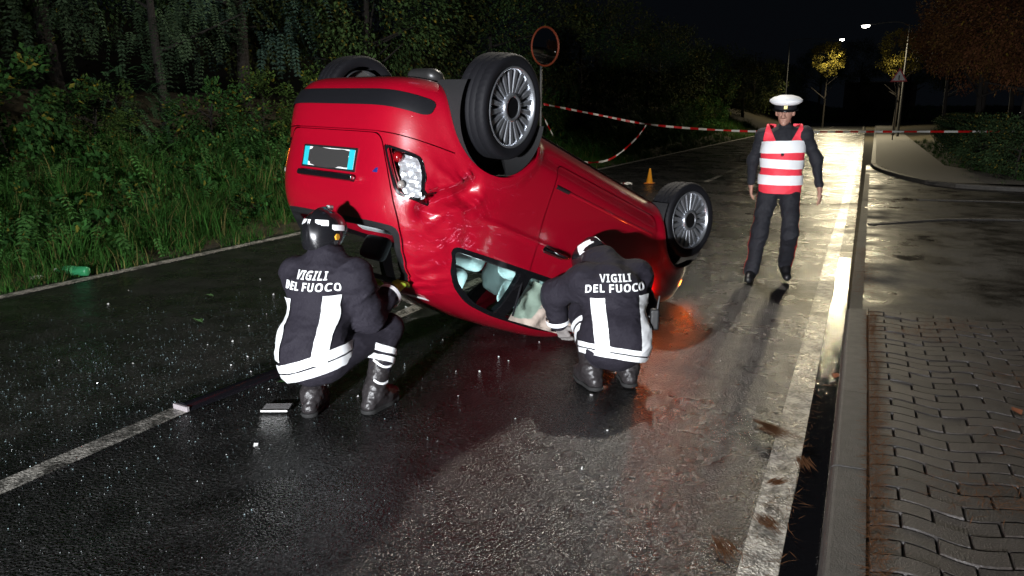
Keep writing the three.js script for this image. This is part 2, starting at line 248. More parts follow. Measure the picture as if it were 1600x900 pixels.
  function roundPoly(pts, r) { // closed outline with rounded corners
    const s = new THREE.Shape(), n = pts.length;
    for (let i = 0; i < n; i++) {
      const p = pts[i], a = pts[(i + n - 1) % n], b = pts[(i + 1) % n], rr = p[2] ?? r;
      const la = Math.hypot(a[0] - p[0], a[1] - p[1]), lb = Math.hypot(b[0] - p[0], b[1] - p[1]);
      const s0 = [p[0] + (a[0] - p[0]) * rr / la, p[1] + (a[1] - p[1]) * rr / la], s1 = [p[0] + (b[0] - p[0]) * rr / lb, p[1] + (b[1] - p[1]) * rr / lb];
      if (i === 0) s.moveTo(...s0); else s.lineTo(...s0);
      s.quadraticCurveTo(p[0], p[1], s1[0], s1[1]);
    }
    s.closePath(); return s;
  }
  const grow = (pts, d) => { const n = pts.length; let A = 0; for (let i = 0; i < n; i++) { const a = pts[i], b = pts[(i + 1) % n]; A += a[0] * b[1] - a[1] * b[0]; } const sg = A > 0 ? 1 : -1;
    return pts.map((p, i) => { const a = pts[(i + n - 1) % n], b = pts[(i + 1) % n]; const e1 = [p[0] - a[0], p[1] - a[1]], e2 = [b[0] - p[0], b[1] - p[1]]; const l1 = Math.hypot(...e1), l2 = Math.hypot(...e2); const m1 = [e1[1] / l1 * sg, -e1[0] / l1 * sg], m2 = [e2[1] / l2 * sg, -e2[0] / l2 * sg]; const k = 1 + m1[0] * m2[0] + m1[1] * m2[1]; return [p[0] + d * (m1[0] + m2[0]) / k, p[1] + d * (m1[1] + m2[1]) / k, p[2]]; }); };
  const sideCut = (pts, r, z0 = -1.1, z1 = -0.3) => { const g = new THREE.ExtrudeGeometry(roundPoly(pts, r), { depth: z1 - z0, bevelEnabled: false, curveSegments: 8 }); g.translate(0, 0, z0); return B(g); };
  const mRear = new THREE.Matrix4().makeBasis(V(0, 0, 1), V(0, 1, 0), V(-1, 0, 0));
  const rearCut = (zy, r, x0 = -1.0, x1 = -2.0) => { const g = new THREE.ExtrudeGeometry(roundPoly(zy, r), { depth: x0 - x1, bevelEnabled: false, curveSegments: 8 }); g.applyMatrix4(mRear); g.translate(x0, 0, 0); return B(g); };
  const boxCut = (x0, x1, y0, y1, z0, z1) => { const g = new THREE.BoxGeometry(x1 - x0, y1 - y0, z1 - z0); g.translate((x0 + x1) / 2, (y0 + y1) / 2, (z0 + z1) / 2); return B(g); };

  // cuts that leave no cut faces, on the triangles near the cutter only
  function near(brush, cutter, keepRest) {
    const g = brush.geometry.index ? brush.geometry.toNonIndexed() : brush.geometry; cutter.geometry.computeBoundingBox(); const bb = cutter.geometry.boundingBox;
    const P = g.attributes.position.array, a = [], r = [];
    for (let t = 0; t < P.length; t += 9) { let hit = true; for (let k = 0; k < 3 && hit; k++) { const lo = Math.min(P[t + k], P[t + 3 + k], P[t + 6 + k]), hi = Math.max(P[t + k], P[t + 3 + k], P[t + 6 + k]); const ax = 'xyz'[k]; if (hi < bb.min[ax] - 1e-4 || lo > bb.max[ax] + 1e-4) hit = false; } (hit ? a : r).push(t / 9); }
    const pick = (list) => { const o = new THREE.BufferGeometry(); for (const [n, w] of [['position', 3], ['normal', 3], ['uv', 2]]) { const src = g.attributes[n].array, d = new Float32Array(list.length * 3 * w); list.forEach((t, i) => d.set(src.subarray(t * 3 * w, (t + 1) * 3 * w), i * 3 * w)); o.setAttribute(n, new THREE.BufferAttribute(d, w)); } return o; };
    return [pick(a), keepRest ? pick(r) : null];
  }
  const flat = (g) => { const q = g.index ? g.toNonIndexed() : g; const dr = q.drawRange; if (dr.count !== Infinity && dr.count < q.attributes.position.count) { const o = new THREE.BufferGeometry(); for (const n of ['position', 'normal', 'uv']) { const w = q.attributes[n].itemSize; o.setAttribute(n, new THREE.BufferAttribute(q.attributes[n].array.slice(0, dr.count * w), w)); } return o; } return q; };
  const hsub = (a, c) => { const [n, r] = near(a, c, true); if (!n.attributes.position.count) return a; const x = flat(ev.evaluate(B(n), c, HOLLOW_SUBTRACTION).geometry); return B(merge([x, r])); };
  const hand = (a, c) => { const [n] = near(a, c, false); return B(flat(ev.evaluate(B(n), c, HOLLOW_INTERSECTION).geometry)); };

  const outer = B(loft(0, true)), inner = B(loft(0.045, true, N, 2));
  let shell = sub(outer, inner);

  // openings
  const quarter = [[-1.17, 1.10, 0.05], [-0.60, 1.10, 0.02], [-0.56, 1.385, 0.02], [-0.80, 1.355, 0.08], [-1.02, 1.27, 0.08]];
  const doorWin = [[-0.50, 1.10, 0.02], [0.66, 1.075, 0.05], [0.26, 1.36, 0.06], [-0.10, 1.395, 0.06], [-0.46, 1.388, 0.02]];
  const graphic = [[-1.205, 1.075, 0.06], [0.74, 1.045, 0.06], [0.30, 1.385, 0.08], [-0.10, 1.418, 0.1], [-0.56, 1.41, 0.1], [-0.84, 1.375, 0.1], [-1.06, 1.285, 0.1]];
  const door = [[-0.565, 0.36, 0.06], [0.70, 0.34, 0.06], [0.76, 0.75, 0.1], [0.70, 1.044, 0.02], [-0.55, 1.075, 0.02], [-0.60, 0.8, 0.1]];
  const tailgate = [[-0.44, 0.60, 0.05], [0.44, 0.60, 0.05], [0.55, 0.86, 0.1], [0.585, 1.06, 0.1], [0.47, 1.375, 0.05], [-0.47, 1.375, 0.05], [-0.585, 1.06, 0.1], [-0.55, 0.86, 0.1]];
  const rearWin = [[-0.53, 1.10, 0.05], [0.53, 1.10, 0.05], [0.44, 1.345, 0.05], [-0.44, 1.345, 0.05]];
  const bumperBox = [-2, -1.38, 0, 0.592];
  const tl = [[-0.655, 0.668, 0.03], [-0.465, 0.650, 0.03], [-0.53, 0.79, 0.05], [-0.575, 0.905, 0.03], [-0.70, 0.915, 0.03]];
  const mirrorZ = (pts) => pts.map(([z, y, r]) => [-z, y, r]).reverse();

  const red = phys(0.40, 0.004, 0.014, 0.34, { clearcoat: 1, clearcoatRoughness: 0.06 });
  { // paint with scuffs and bare scratches where the photograph shows them (side view map, 3.8 m by 1.9 m)
    const c = document.createElement('canvas'); c.width = 2048; c.height = 1024; const x = c.getContext('2d');
    x.fillStyle = 'rgb(150,4,30)'; x.fillRect(0, 0, 2048, 1024);
    const R = rng(5), P = (cx, cy) => [(cx + 1.9) / 3.8 * 2048, (1 - cy / 1.9) * 1024];
    for (let i = 0; i < 9000; i++) { x.fillStyle = `rgba(${115 + R() * 80},${R() * 20},${20 + R() * 25},0.10)`; x.fillRect(R() * 2048, R() * 1024, 1 + R() * 3, 1 + R() * 3); }
    const stroke = (a, b, w, al) => { const [x0, y0] = P(...a), [x1, y1] = P(...b); let px = x0, py = y0; for (let i = 1; i <= 14; i++) { const t = i / 14, qx = lerp(x0, x1, t) + (R() - 0.5) * 5, qy = lerp(y0, y1, t) + (R() - 0.5) * 5; if (R() > 0.25) { x.strokeStyle = `rgba(232,200,208,${al * (0.4 + R() * 0.6)})`; x.lineWidth = w * (0.5 + R()); x.beginPath(); x.moveTo(px, py); x.lineTo(qx, qy); x.stroke(); } px = qx; py = qy; } };
    stroke([-1.50, 0.925], [-1.27, 0.665], 1.6, 0.6); stroke([-1.46, 0.95], [-1.22, 0.74], 1.4, 0.4); stroke([-1.30, 0.67], [-1.20, 0.70], 2, 0.5); stroke([-1.52, 0.93], [-1.36, 0.95], 2, 0.6);
    for (let k = 0; k < 60; k++) { const u = -1.50 + R() * 0.55, v = 0.90 + R() * 0.30, a = -0.6 + R() * 0.9, l = 0.012 + R() * 0.045; stroke([u, v], [u + Math.cos(a) * l, v + Math.sin(a) * l], 0.8 + R() * 1.5, 0.18 + R() * 0.25); }
    for (let k = 0; k < 22; k++) { const u = -1.30 + R() * 0.22, v = 1.02 + R() * 0.10, l = 0.02 + R() * 0.05; stroke([u, v], [u + l * 0.4, v - l], 1 + R() * 1.4, 0.4); }
    for (let k = 0; k < 26; k++) { const u = -1.6 + R() * 0.9, v = 0.45 + R() * 0.6, l = 0.03 + R() * 0.12, a = R() * 6.3; stroke([u, v], [u + Math.cos(a) * l, v + Math.sin(a) * l], 0.8, 0.35); }
    for (let k = 0; k < 30; k++) { const u = -0.9 + R() * 1.8, v = 0.4 + R() * 0.6, l = 0.02 + R() * 0.08, a = -1 + R() * 0.8; stroke([u, v], [u + Math.cos(a) * l, v + Math.sin(a) * l], 0.8, 0.25); }
    for (let k = 0; k < 10; k++) stroke([-0.13 + R() * 0.03, 0.86 + R() * 0.11], [-0.13 + R() * 0.03, 0.86 + R() * 0.11], 5, 0.6);
    const t = new THREE.CanvasTexture(c); t.colorSpace = THREE.SRGBColorSpace; red.map = t; red.color = new THREE.Color(1, 1, 1);
    red.bumpMap = dataTex(512, (u, v) => { const k = tile(u, v, 60, 1), q = tile(u, v, 140, 4); const e = 128 + (k > 0.72 ? 90 * (k - 0.72) / 0.28 : 0) + (q > 0.7 ? 60 * (q - 0.7) / 0.3 : 0) + 6 * tile(u, v, 5); return [e, e, e]; }, { rep: 3 }); red.bumpScale = 0.0012; // rain beads
  }
  const black = std(0.012, 0.012, 0.013, 0.45), gloss = phys(0.006, 0.006, 0.007, 0.12), chrome = std(0.62, 0.62, 0.63, 0.16, { metalness: 1 }), rubber = phys(0.006, 0.006, 0.008, 0.7, { specularIntensity: 0.5 });
  const glass = phys(0.72, 0.92, 0.90, 0.02, { transmission: 1, thickness: 0, ior: 1.5, side: THREE.DoubleSide });
  const trimGrey = std(0.16, 0.17, 0.17, 0.7);

  // side graphics on both sides, door, tailgate, bumper
  const G = sideCut(graphic, 0.05), GR = sideCut(graphic, 0.05, 0.3, 1.1);
  const sideBand = sub(sub(and(shell, G), sideCut(quarter, 0.03)), sideCut(doorWin, 0.03));
  const frameR = sub(sub(and(shell, GR), sideCut(quarter, 0.03, 0.3, 1.1)), sideCut(doorWin, 0.03, 0.3, 1.1));
  const rw = rearCut(grow(rearWin, 0.028), 0.05);
  const rwFrame = sub(and(shell, rw), rearCut(rearWin, 0.05));
  let body = sub(sub(sub(shell, G), GR), rw);
  for (const ax of [-1.15, 1.15]) for (const s of [-1, 1]) { const g = new THREE.CylinderGeometry(0.355, 0.355, 0.5, 64); g.rotateX(Math.PI / 2); g.translate(ax, 0.27, s * 0.8); body = hsub(body, B(g)); const k = new THREE.BoxGeometry(0.62, 0.4, 0.5); k.translate(ax, 0.08, s * 0.8); body = hsub(body, B(k)); }
  const doorPanel = hand(body, sideCut(grow(door, -0.004), 0.06, -1.1, -0.45));
  body = hsub(body, sideCut(grow(door, 0.002), 0.06, -1.1, -0.45));
  const bumper = hand(body, boxCut(-2.2, -1.40, -0.2, 0.588, -1.2, 1.2));
  body = hsub(body, boxCut(-2.2, -1.40, -0.2, 0.594, -1.2, 1.2));
  let gate = hand(body, rearCut(grow(tailgate, -0.004), 0.05));
  body = hsub(body, rearCut(grow(tailgate, 0.003), 0.05));
  const tlc = rearCut(tl, 0.03, -1.40), tlr = rearCut(mirrorZ(tl), 0.03, -1.40);
  body = hsub(hsub(body, tlc), tlr);
  const ws = [[-0.56, 1.04, 0.08], [0.56, 1.04, 0.08], [0.47, 1.37, 0.06], [-0.47, 1.37, 0.06]];
  const wsCut = (p, x0, x1) => rearCut(p, 0.06, x0, x1);
  const skin = B(loft(0.012, true, N, 2));
  const windscreen = hand(skin, wsCut(grow(ws, -0.004), 1.3, 0.3));
  body = hsub(body, wsCut(ws, 1.3, 0.3));
  const quarterGlass = hand(skin, sideCut(grow(quarter, -0.003), 0.03)), doorGlass = hand(skin, sideCut(grow(doorWin.map(([x, y, r]) => [Math.min(x, -0.26 + (y - 1.1) * 0.2), y, r]), -0.003), 0.01));
  console.log('csg', Date.now() - t0);

  part('body', geoOf(body), red, car);
  const doorMesh = part('door', geoOf(doorPanel), red, car);
  part('window_frame', geoOf(sideBand), gloss, car); part('window_frame', geoOf(frameR), gloss, car);
  part('quarter_window', geoOf(quarterGlass), glass, car);
  part('door_window', geoOf(doorGlass), glass, car);
  part('windscreen', geoOf(windscreen), glass, car);
  const gateMesh = part('tailgate', geoOf(gate), red, car);
  part('rear_window_frame', geoOf(rwFrame), black, gateMesh);
  const bumpMesh = part('rear_bumper', geoOf(bumper), red, car);
  { // black rubbing strip on the bumper, following the surface
    const s = hand(B(loft(-0.007, false)), rearCut([[-0.66, 0.355, 0.04], [0.69, 0.355, 0.04], [0.69, 0.455, 0.04], [-0.66, 0.455, 0.04]], 0.04, -1.35)); part('bumper_strip', geoOf(s), std(0.008, 0.008, 0.01, 0.4), bumpMesh);
  }
  // pillar between the two panes, chrome door handle, rubbing strip
  part('pillar_trim', bx(0.006, 0.27, 0.012, -0.545, 1.235, -0.722).rotateX(0), rubber, car).rotation.x = 0;
  { const h = thing0('handle', doorMesh); part('grip', tubeFlat([V(-0.53, 0.905, -0.815), V(-0.47, 0.912, -0.838), V(-0.36, 0.912, -0.838), V(-0.29, 0.905, -0.815)], 0.016, 0.8), chrome, h); part('recess', bx(0.2, 0.055, 0.012, -0.41, 0.90, -0.797, 0.005), black, h); }
  function thing0(name, parent) { const g = new THREE.Group(); g.name = name; parent.add(g); return g; }
  function tubeFlat(pts, r) { return tube(pts, r, 24, 10); }
  { // side moulding with a dark end piece
    const mk = (x0, x1, out, m, name) => { const pts = []; for (let i = 0; i <= 20; i++) { const x = lerp(x0, x1, i / 20), y = 0.505 - 0.02 * (x + 0.6) / 1.3; pts.push(V(x, y, -halfWidth(x, y) - out)); } const g = tube(pts, 0.014, 40, 8); return part(name, g, m, doorMesh); };
    mk(-0.56, -0.42, -0.004, black, 'moulding_end'); mk(-0.415, 0.66, -0.008, red, 'moulding');
  }
  // registration plate: blue bands left and right, the middle painted over in the photograph
  {
    const pl = thing0('number_plate', gateMesh); pl.position.set(-1.692, 0.765, 0.0); pl.rotation.z = -0.16;
    part('plate', bx(0.006, 0.115, 0.52, 0, 0, 0, 0.002), std(0.75, 0.76, 0.76, 0.35), pl);
    part('plate_frame', merge([bx(0.01, 0.012, 0.54, 0.001, 0.062, 0), bx(0.01, 0.012, 0.54, 0.001, -0.062, 0), bx(0.01, 0.136, 0.012, 0.001, 0, 0.266), bx(0.01, 0.136, 0.012, 0.001, 0, -0.266)]), black, pl);
    for (const s of [-1, 1]) part('blue_band', bx(0.004, 0.113, 0.05, -0.004, 0, s * 0.232), std(0.02, 0.42, 0.50, 0.4), pl);
    const sh = new THREE.Shape(); const R = rng(3); for (let i = 0; i <= 40; i++) { const a = i / 40 * Math.PI * 2; const r = 1 + 0.08 * Math.sin(a * 5 + 1) + 0.05 * Math.sin(a * 9); const q = [Math.sign(Math.cos(a)) * Math.abs(Math.cos(a)) ** 0.5 * 0.228 * r, Math.sign(Math.sin(a)) * Math.abs(Math.sin(a)) ** 0.6 * 0.056 * r]; i ? sh.lineTo(...q) : sh.moveTo(...q); }
    const g = new THREE.ExtrudeGeometry(sh, { depth: 0.002, bevelEnabled: false }); g.rotateY(-Math.PI / 2); g.translate(-0.0035, 0, 0); part('dark_patch', g, std(0.022, 0.021, 0.02, 0.8), pl);
    part('lip', bx(0.05, 0.035, 0.56, -1.68, 0.868, 0, 0.012), gloss, gateMesh);
    part('lip_end', bx(0.03, 0.022, 0.03, -1.70, 0.868, -0.285, 0.008), chrome, gateMesh);
    part('badge', bx(0.008, 0.028, 0.085, -1.668, 0.80, -0.415, 0.003), std(0.02, 0.035, 0.22, 0.3, { metalness: 0.3 }), gateMesh);
  }
  // tail lamps: dark bezel, broken silver reflector, red bulb, clear bulb
  {
    const lens = phys(0.95, 0.95, 0.95, 0.05, { transmission: 1, thickness: 0, side: THREE.DoubleSide });
    for (const s of [-1, 1]) {
      const L = thing0('tail_light', car);
      const outline = s < 0 ? tl : mirrorZ(tl), inn = grow(outline, -0.014);
      const ring = hsub(hand(outer, rearCut(grow(outline, -0.003), 0.03, -1.40)), rearCut(inn, 0.03, -1.40)); part('bezel', geoOf(ring), gloss, L);
      const cover = hand(outer, rearCut(grow(inn, -0.002), 0.03, -1.40)); part('lens', geoOf(cover), lens, L);
      // crumpled foil-like reflector just under the lens
      const n = 17, m = 20; const P = (i, j) => { const u = i / n, v = j / m; const y = lerp(0.66, 0.945, v), z = lerp(-0.485 - 0.1 * v, -0.70 - 0.05 * v, u); return V(-1.60 + 0.17 * Math.max(0, u - 0.12) + 0.05 * v + 0.008 * n3(u * 6, v * 7, 2) + 0.004 * n3(u * 18, v * 22, 5), y, s < 0 ? z : -z); };
      const pos = []; for (let i = 0; i < n; i++) for (let j = 0; j < m; j++) { const a = P(i, j), b = P(i + 1, j), c = P(i, j + 1), d = P(i + 1, j + 1); for (const q of [a, b, c, b, d, c]) pos.push(q.x, q.y, q.z); }
      const fg = new THREE.BufferGeometry(); fg.setAttribute('position', new THREE.Float32BufferAttribute(pos, 3)); fg.computeVertexNormals(); fg.setAttribute('uv', new THREE.Float32BufferAttribute(new Float32Array(pos.length / 3 * 2), 2));
      part('reflector', geoOf(hand(B(fg), rearCut(grow(inn, -0.002), 0.03, -1.30))), std(0.72, 0.74, 0.78, 0.25, { metalness: 0.6, side: THREE.DoubleSide }), L);
      part('red_bulb', ball(V(-1.612, 0.70, s * 0.528), 0.030), phys(0.22, 0.003, 0.006, 0.12, { clearcoat: 1 }), L);
      part('clear_bulb', ball(V(-1.585, 0.845, s * 0.585), 0.022), phys(0.28, 0.25, 0.23, 0.1, { clearcoat: 1 }), L);
      if (s > 0) { // hazard flasher alight on the far side
        part('indicator_light', tube([V(-1.50, 0.69, 0.655), V(-1.475, 0.79, 0.685), V(-1.44, 0.90, 0.70)], 0.02, 16), std(1, 0.35, 0.04, 0.4, { emissive: lin(1, 0.30, 0.04), emissiveIntensity: 6 }), L);
      }
    }
  }
  // wheels
  const wheelR = 0.302;
  function makeWheel() {
    const w = new THREE.Group(); w.name = 'wheel';
    const pr = [[0.226, -0.085], [0.238, -0.096], [0.265, -0.102], [0.285, -0.1], [0.297, -0.088], [0.302, -0.07], [0.302, -0.046], [0.293, -0.045], [0.293, -0.039], [0.302, -0.038], [0.303, -0.006], [0.294, -0.005], [0.294, 0.003], [0.303, 0.004], [0.302, 0.038], [0.293, 0.039], [0.293, 0.045], [0.302, 0.046], [0.302, 0.07], [0.297, 0.088], [0.285, 0.1], [0.265, 0.102], [0.238, 0.096], [0.226, 0.085]];
    const tg = new THREE.LatheGeometry(pr.map(([r, y]) => new THREE.Vector2(r, y)), 96); const p = tg.attributes.position; for (let i = 0; i < p.count; i++) { const a = Math.atan2(p.getZ(i), p.getX(i)), r = Math.hypot(p.getX(i), p.getZ(i)); if (r > 0.2965 && Math.abs(p.getY(i)) > 0.042) { const k = Math.round((a + Math.PI) / (2 * Math.PI) * 96) % 2; if (k) { const f = 0.296 / r; p.setX(i, p.getX(i) * f); p.setZ(i, p.getZ(i) * f); } } }
    tg.computeVertexNormals(); tg.rotateX(Math.PI / 2); part('tyre', tg, rubber, w);
    const alloy = std(0.50, 0.52, 0.56, 0.30, { metalness: 0.85 });
    const rim = new THREE.LatheGeometry([[0.232, -0.096], [0.228, -0.101], [0.220, -0.097], [0.214, -0.084], [0.205, -0.066], [0.2, 0.08]].map(([r, y]) => new THREE.Vector2(r, y)), 72); rim.rotateX(Math.PI / 2); part('rim', rim, std(0.42, 0.44, 0.47, 0.3, { metalness: 0.85, side: THREE.DoubleSide }), w);
    part('drum', new THREE.CylinderGeometry(0.205, 0.205, 0.02, 40).rotateX(Math.PI / 2).translate(0, 0, -0.012), std(0.10, 0.095, 0.09, 0.6, { metalness: 0.5 }), w);
    const sp = new THREE.Shape(); sp.moveTo(0.07, -0.006); sp.lineTo(0.214, -0.0155); sp.lineTo(0.214, 0.0155); sp.lineTo(0.07, 0.006); sp.closePath();
    const sg = new THREE.ExtrudeGeometry(sp, { depth: 0.02, bevelEnabled: true, bevelSize: 0.003, bevelThickness: 0.005, bevelSegments: 2 });
    { const q = sg.attributes.position; for (let i = 0; i < q.count; i++) { const r = q.getX(i); q.setZ(i, q.getZ(i) - 0.080 + 0.018 * ((r - 0.07) / 0.152 - 0.5) ** 2 * 4 - 0.012 + (0.010 * (1 - Math.min(1, Math.abs(q.getY(i)) / 0.012))) * 0); } sg.computeVertexNormals(); }
    for (let k = 0; k < 20; k++) { const s = part('spoke', sg, alloy, w); s.rotation.z = k / 20 * Math.PI * 2; }
    part('hub_ring', new THREE.LatheGeometry([[0.058, -0.085], [0.062, -0.098], [0.078, -0.097], [0.083, -0.08], [0.083, -0.03]].map(([r, y]) => new THREE.Vector2(r, y)), 48).rotateX(Math.PI / 2), std(0.42, 0.44, 0.47, 0.3, { metalness: 0.85, side: THREE.DoubleSide }), w);
    part('hub_cap', new THREE.CylinderGeometry(0.06, 0.06, 0.03, 40).rotateX(Math.PI / 2).translate(0, 0, -0.076), gloss, w);
    return w;
  }
  const liner = () => { const p = [], ix = [], n = 40; for (let i = 0; i <= n; i++) { const a = -0.2 + (Math.PI + 0.4) * i / n; for (const z of [-0.12, 0.12]) p.push(0.353 * Math.cos(a), 0.353 * Math.sin(a), z); } for (let i = 0; i < n; i++) ix.push(2 * i, 2 * i + 1, 2 * i + 2, 2 * i + 1, 2 * i + 3, 2 * i + 2); const g = new THREE.BufferGeometry(); g.setAttribute('position', new THREE.Float32BufferAttribute(p, 3)); g.setIndex(ix); g.computeVertexNormals(); return g; };
  const w0 = makeWheel();
  [[-1.15, 0.215, -0.715, 0], [1.15, 0.235, -0.715, 0], [-1.15, 0.19, 0.70, 1], [1.15, 0.235, 0.715, 1]].forEach(([x, y, z, f], i) => { const w = i ? w0.clone() : w0; w.position.set(x, y, z); w.rotation.order = 'YXZ'; w.rotation.y = f * Math.PI + [-0.16, 0.13, 0, 0.13][i]; w.rotation.z = [0.1, 0.4, 0.2, 0.6][i]; car.add(w);
    const s = Math.sign(z); const lg = merge([liner(), new THREE.CircleGeometry(0.353, 40, -0.2, Math.PI + 0.4).translate(0, 0, -s * 0.12)]); lg.translate(x, 0.27, s * 0.655); part('arch_liner', lg, std(0.008, 0.008, 0.009, 0.8, { side: THREE.DoubleSide }), car); });
  for (const x of [-1.15, 1.15]) part('axle', bar(V(x, 0.22, -0.62), V(x, 0.22, 0.62), 0.035), black, car);
  part('floor_pan', bx(2.5, 0.012, 1.04, 0.1, 0.168, 0, 0.004), std(0.02, 0.02, 0.02, 0.8), car);
  { const sil = new THREE.CapsuleGeometry(0.06, 0.14, 6, 20); sil.rotateX(Math.PI / 2); sil.scale(1.1, 0.8, 1); sil.translate(-1.45, 0.165, -0.36); part('silencer', sil, std(0.05, 0.05, 0.05, 0.4, { metalness: 0.6 }), car); part('exhaust_pipe', tube([V(-1.4, 0.15, -0.2), V(-0.9, 0.14, -0.1), V(0, 0.14, 0), V(1.2, 0.15, 0.05)], 0.025), std(0.2, 0.19, 0.18, 0.5, { metalness: 0.7 }), car); }
  // cabin
  const cloth = std(0.36, 0.40, 0.41, 0.9), darkCloth = std(0.03, 0.035, 0.04, 0.9), pale = std(0.50, 0.52, 0.52, 0.85);
  const seat = (z, x) => { const s = thing0('front_seat', car); part('cushion', bx(0.5, 0.16, 0.46, x, 0.52, z, 0.06), darkCloth, s); part('backrest', (() => { const g = bx(0.15, 0.58, 0.46, 0, 0, 0, 0.06); g.rotateZ(0.25); g.translate(x - 0.30, 0.83, z); return g; })(), pale, s); part('headrest', (() => { const g = bx(0.11, 0.19, 0.27, 0, 0, 0, 0.05); g.rotateZ(0.2); g.translate(x - 0.39, 1.215, z); return g; })(), pale, s); };
  seat(-0.34, 0.25); seat(0.34, 0.25);
  { const s = thing0('rear_seat', car); part('cushion', bx(0.45, 0.16, 1.1, -0.62, 0.52, 0, 0.06), darkCloth, s); part('backrest', (() => { const g = bx(0.13, 0.48, 1.12, 0, 0, 0, 0.05); g.rotateZ(0.2); g.translate(-0.90, 0.82, 0); return g; })(), cloth, s); for (const z of [-0.28, 0.28]) part('headrest', (() => { const g = bx(0.09, 0.17, 0.24, 0, 0, 0, 0.04); g.rotateZ(0.15); g.translate(-0.96, 1.17, z); return g; })(), darkCloth, s); }
  part('headlining', bx(1.5, 0.012, 0.86, -0.35, 1.415, 0, 0.005), pale, car);
  part('dashboard', bx(0.35, 0.3, 1.2, 0.85, 0.85, 0, 0.08), std(0.05, 0.05, 0.05, 0.7), car);
  part('steering_wheel', new THREE.TorusGeometry(0.18, 0.016, 10, 36).rotateY(Math.PI / 2).rotateZ(0.35).translate(0.55, 0.92, -0.34), black, car);
  part('parcel_shelf', bx(0.4, 0.02, 1.02, -1.2, 1.02, 0), std(0.1, 0.1, 0.1, 0.9), car);
  for (const z of [-0.36, 0.40]) { const g = new THREE.SphereGeometry(0.14, 24, 18); const p = g.attributes.position; for (let i = 0; i < p.count; i++) { const f = 1 + 0.12 * n3(p.getX(i) * 9, p.getY(i) * 9, p.getZ(i) * 9 + z); p.setXYZ(i, p.getX(i) * f * 0.8, p.getY(i) * f * 1.2, p.getZ(i) * f); } g.computeVertexNormals(); g.translate(0.42, 1.06, z); part('airbag', g, pale, car); }
  { // beige curtain airbag hanging in the broken door window
    const w = 22, h = 16, pos = [], ix = []; for (let j = 0; j <= h; j++) for (let i = 0; i <= w; i++) { const u = i / w, v = j / h; const x = -0.42 + 0.62 * u + 0.05 * v, y = lerp(1.40, 1.10 + 0.10 * u, v); pos.push(x, y, -0.60 - 0.10 * v + 0.02 + 0.022 * n3(u * 3.5, v * 2.2, 4) + 0.006 * n3(u * 11, v * 9, 2)); }
    for (let j = 0; j < h; j++) for (let i = 0; i < w; i++) { const a = j * (w + 1) + i; ix.push(a, a + 1, a + w + 1, a + 1, a + w + 2, a + w + 1); }
    const g = new THREE.BufferGeometry(); g.setAttribute('position', new THREE.Float32BufferAttribute(pos, 3)); g.setIndex(ix); g.computeVertexNormals(); part('curtain_airbag', g, std(0.55, 0.45, 0.38, 0.9, { side: THREE.DoubleSide }), car);
  }
  // lamps that are alight: cabin lamp, side repeater, front indicator
  const glow = (name, g, col, k, at, I) => { part(name, g, std(...col, 0.4, { emissive: lin(...col), emissiveIntensity: k }), car); const l = new THREE.PointLight(lin(...col), I); l.position.copy(at); l.castShadow = true; l.shadow.radius = 1.5; car.add(l); };
  glow('cabin_lamp', bx(0.10, 0.02, 0.16, -0.25, 1.385, 0, 0.006), [0.78, 0.97, 1], 3, V(-0.25, 1.33, 0), 0.5);
  glow('side_repeater_light', ball(V(0.83, 0.90, -0.782), 0.020), [1, 0.16, 0.015], 30, V(0.83, 0.90, -0.83), 0.22);
  glow('front_indicator_light', ball(V(1.66, 0.66, -0.52), 0.045), [1, 0.14, 0.012], 8, V(1.76, 0.68, -0.58), 0.12);
}
// ------------------------------------------------------------ people: smooth fields of tapered limbs, meshed by surface nets
const cone = (a, b, ra, rb) => { const ba = b.clone().sub(a), l2 = ba.lengthSq() || 1e-9; return (x, y, z) => { const px = x - a.x, py = y - a.y, pz = z - a.z; const t = clamp((px * ba.x + py * ba.y + pz * ba.z) / l2); return Math.hypot(px - ba.x * t, py - ba.y * t, pz - ba.z * t) - (ra + (rb - ra) * t); }; };
const ell = (c, rx, ry, rz, q = null) => { const iq = q ? q.clone().invert() : null, v = V(); return (x, y, z) => { v.set(x - c.x, y - c.y, z - c.z); if (iq) v.applyQuaternion(iq); const k0 = Math.hypot(v.x / rx, v.y / ry, v.z / rz), k1 = Math.hypot(v.x / (rx * rx), v.y / (ry * ry), v.z / (rz * rz)); return k1 < 1e-6 ? -Math.min(rx, ry, rz) : k0 * (k0 - 1) / k1; }; };
const smin = (a, b, k) => { const h = Math.max(k - Math.abs(a - b), 0) / k; return Math.min(a, b) - h * h * k * 0.25; };
const blend = (list, k) => (x, y, z) => { let d = 1e9; for (const f of list) d = smin(d, f(x, y, z), k); return d; };
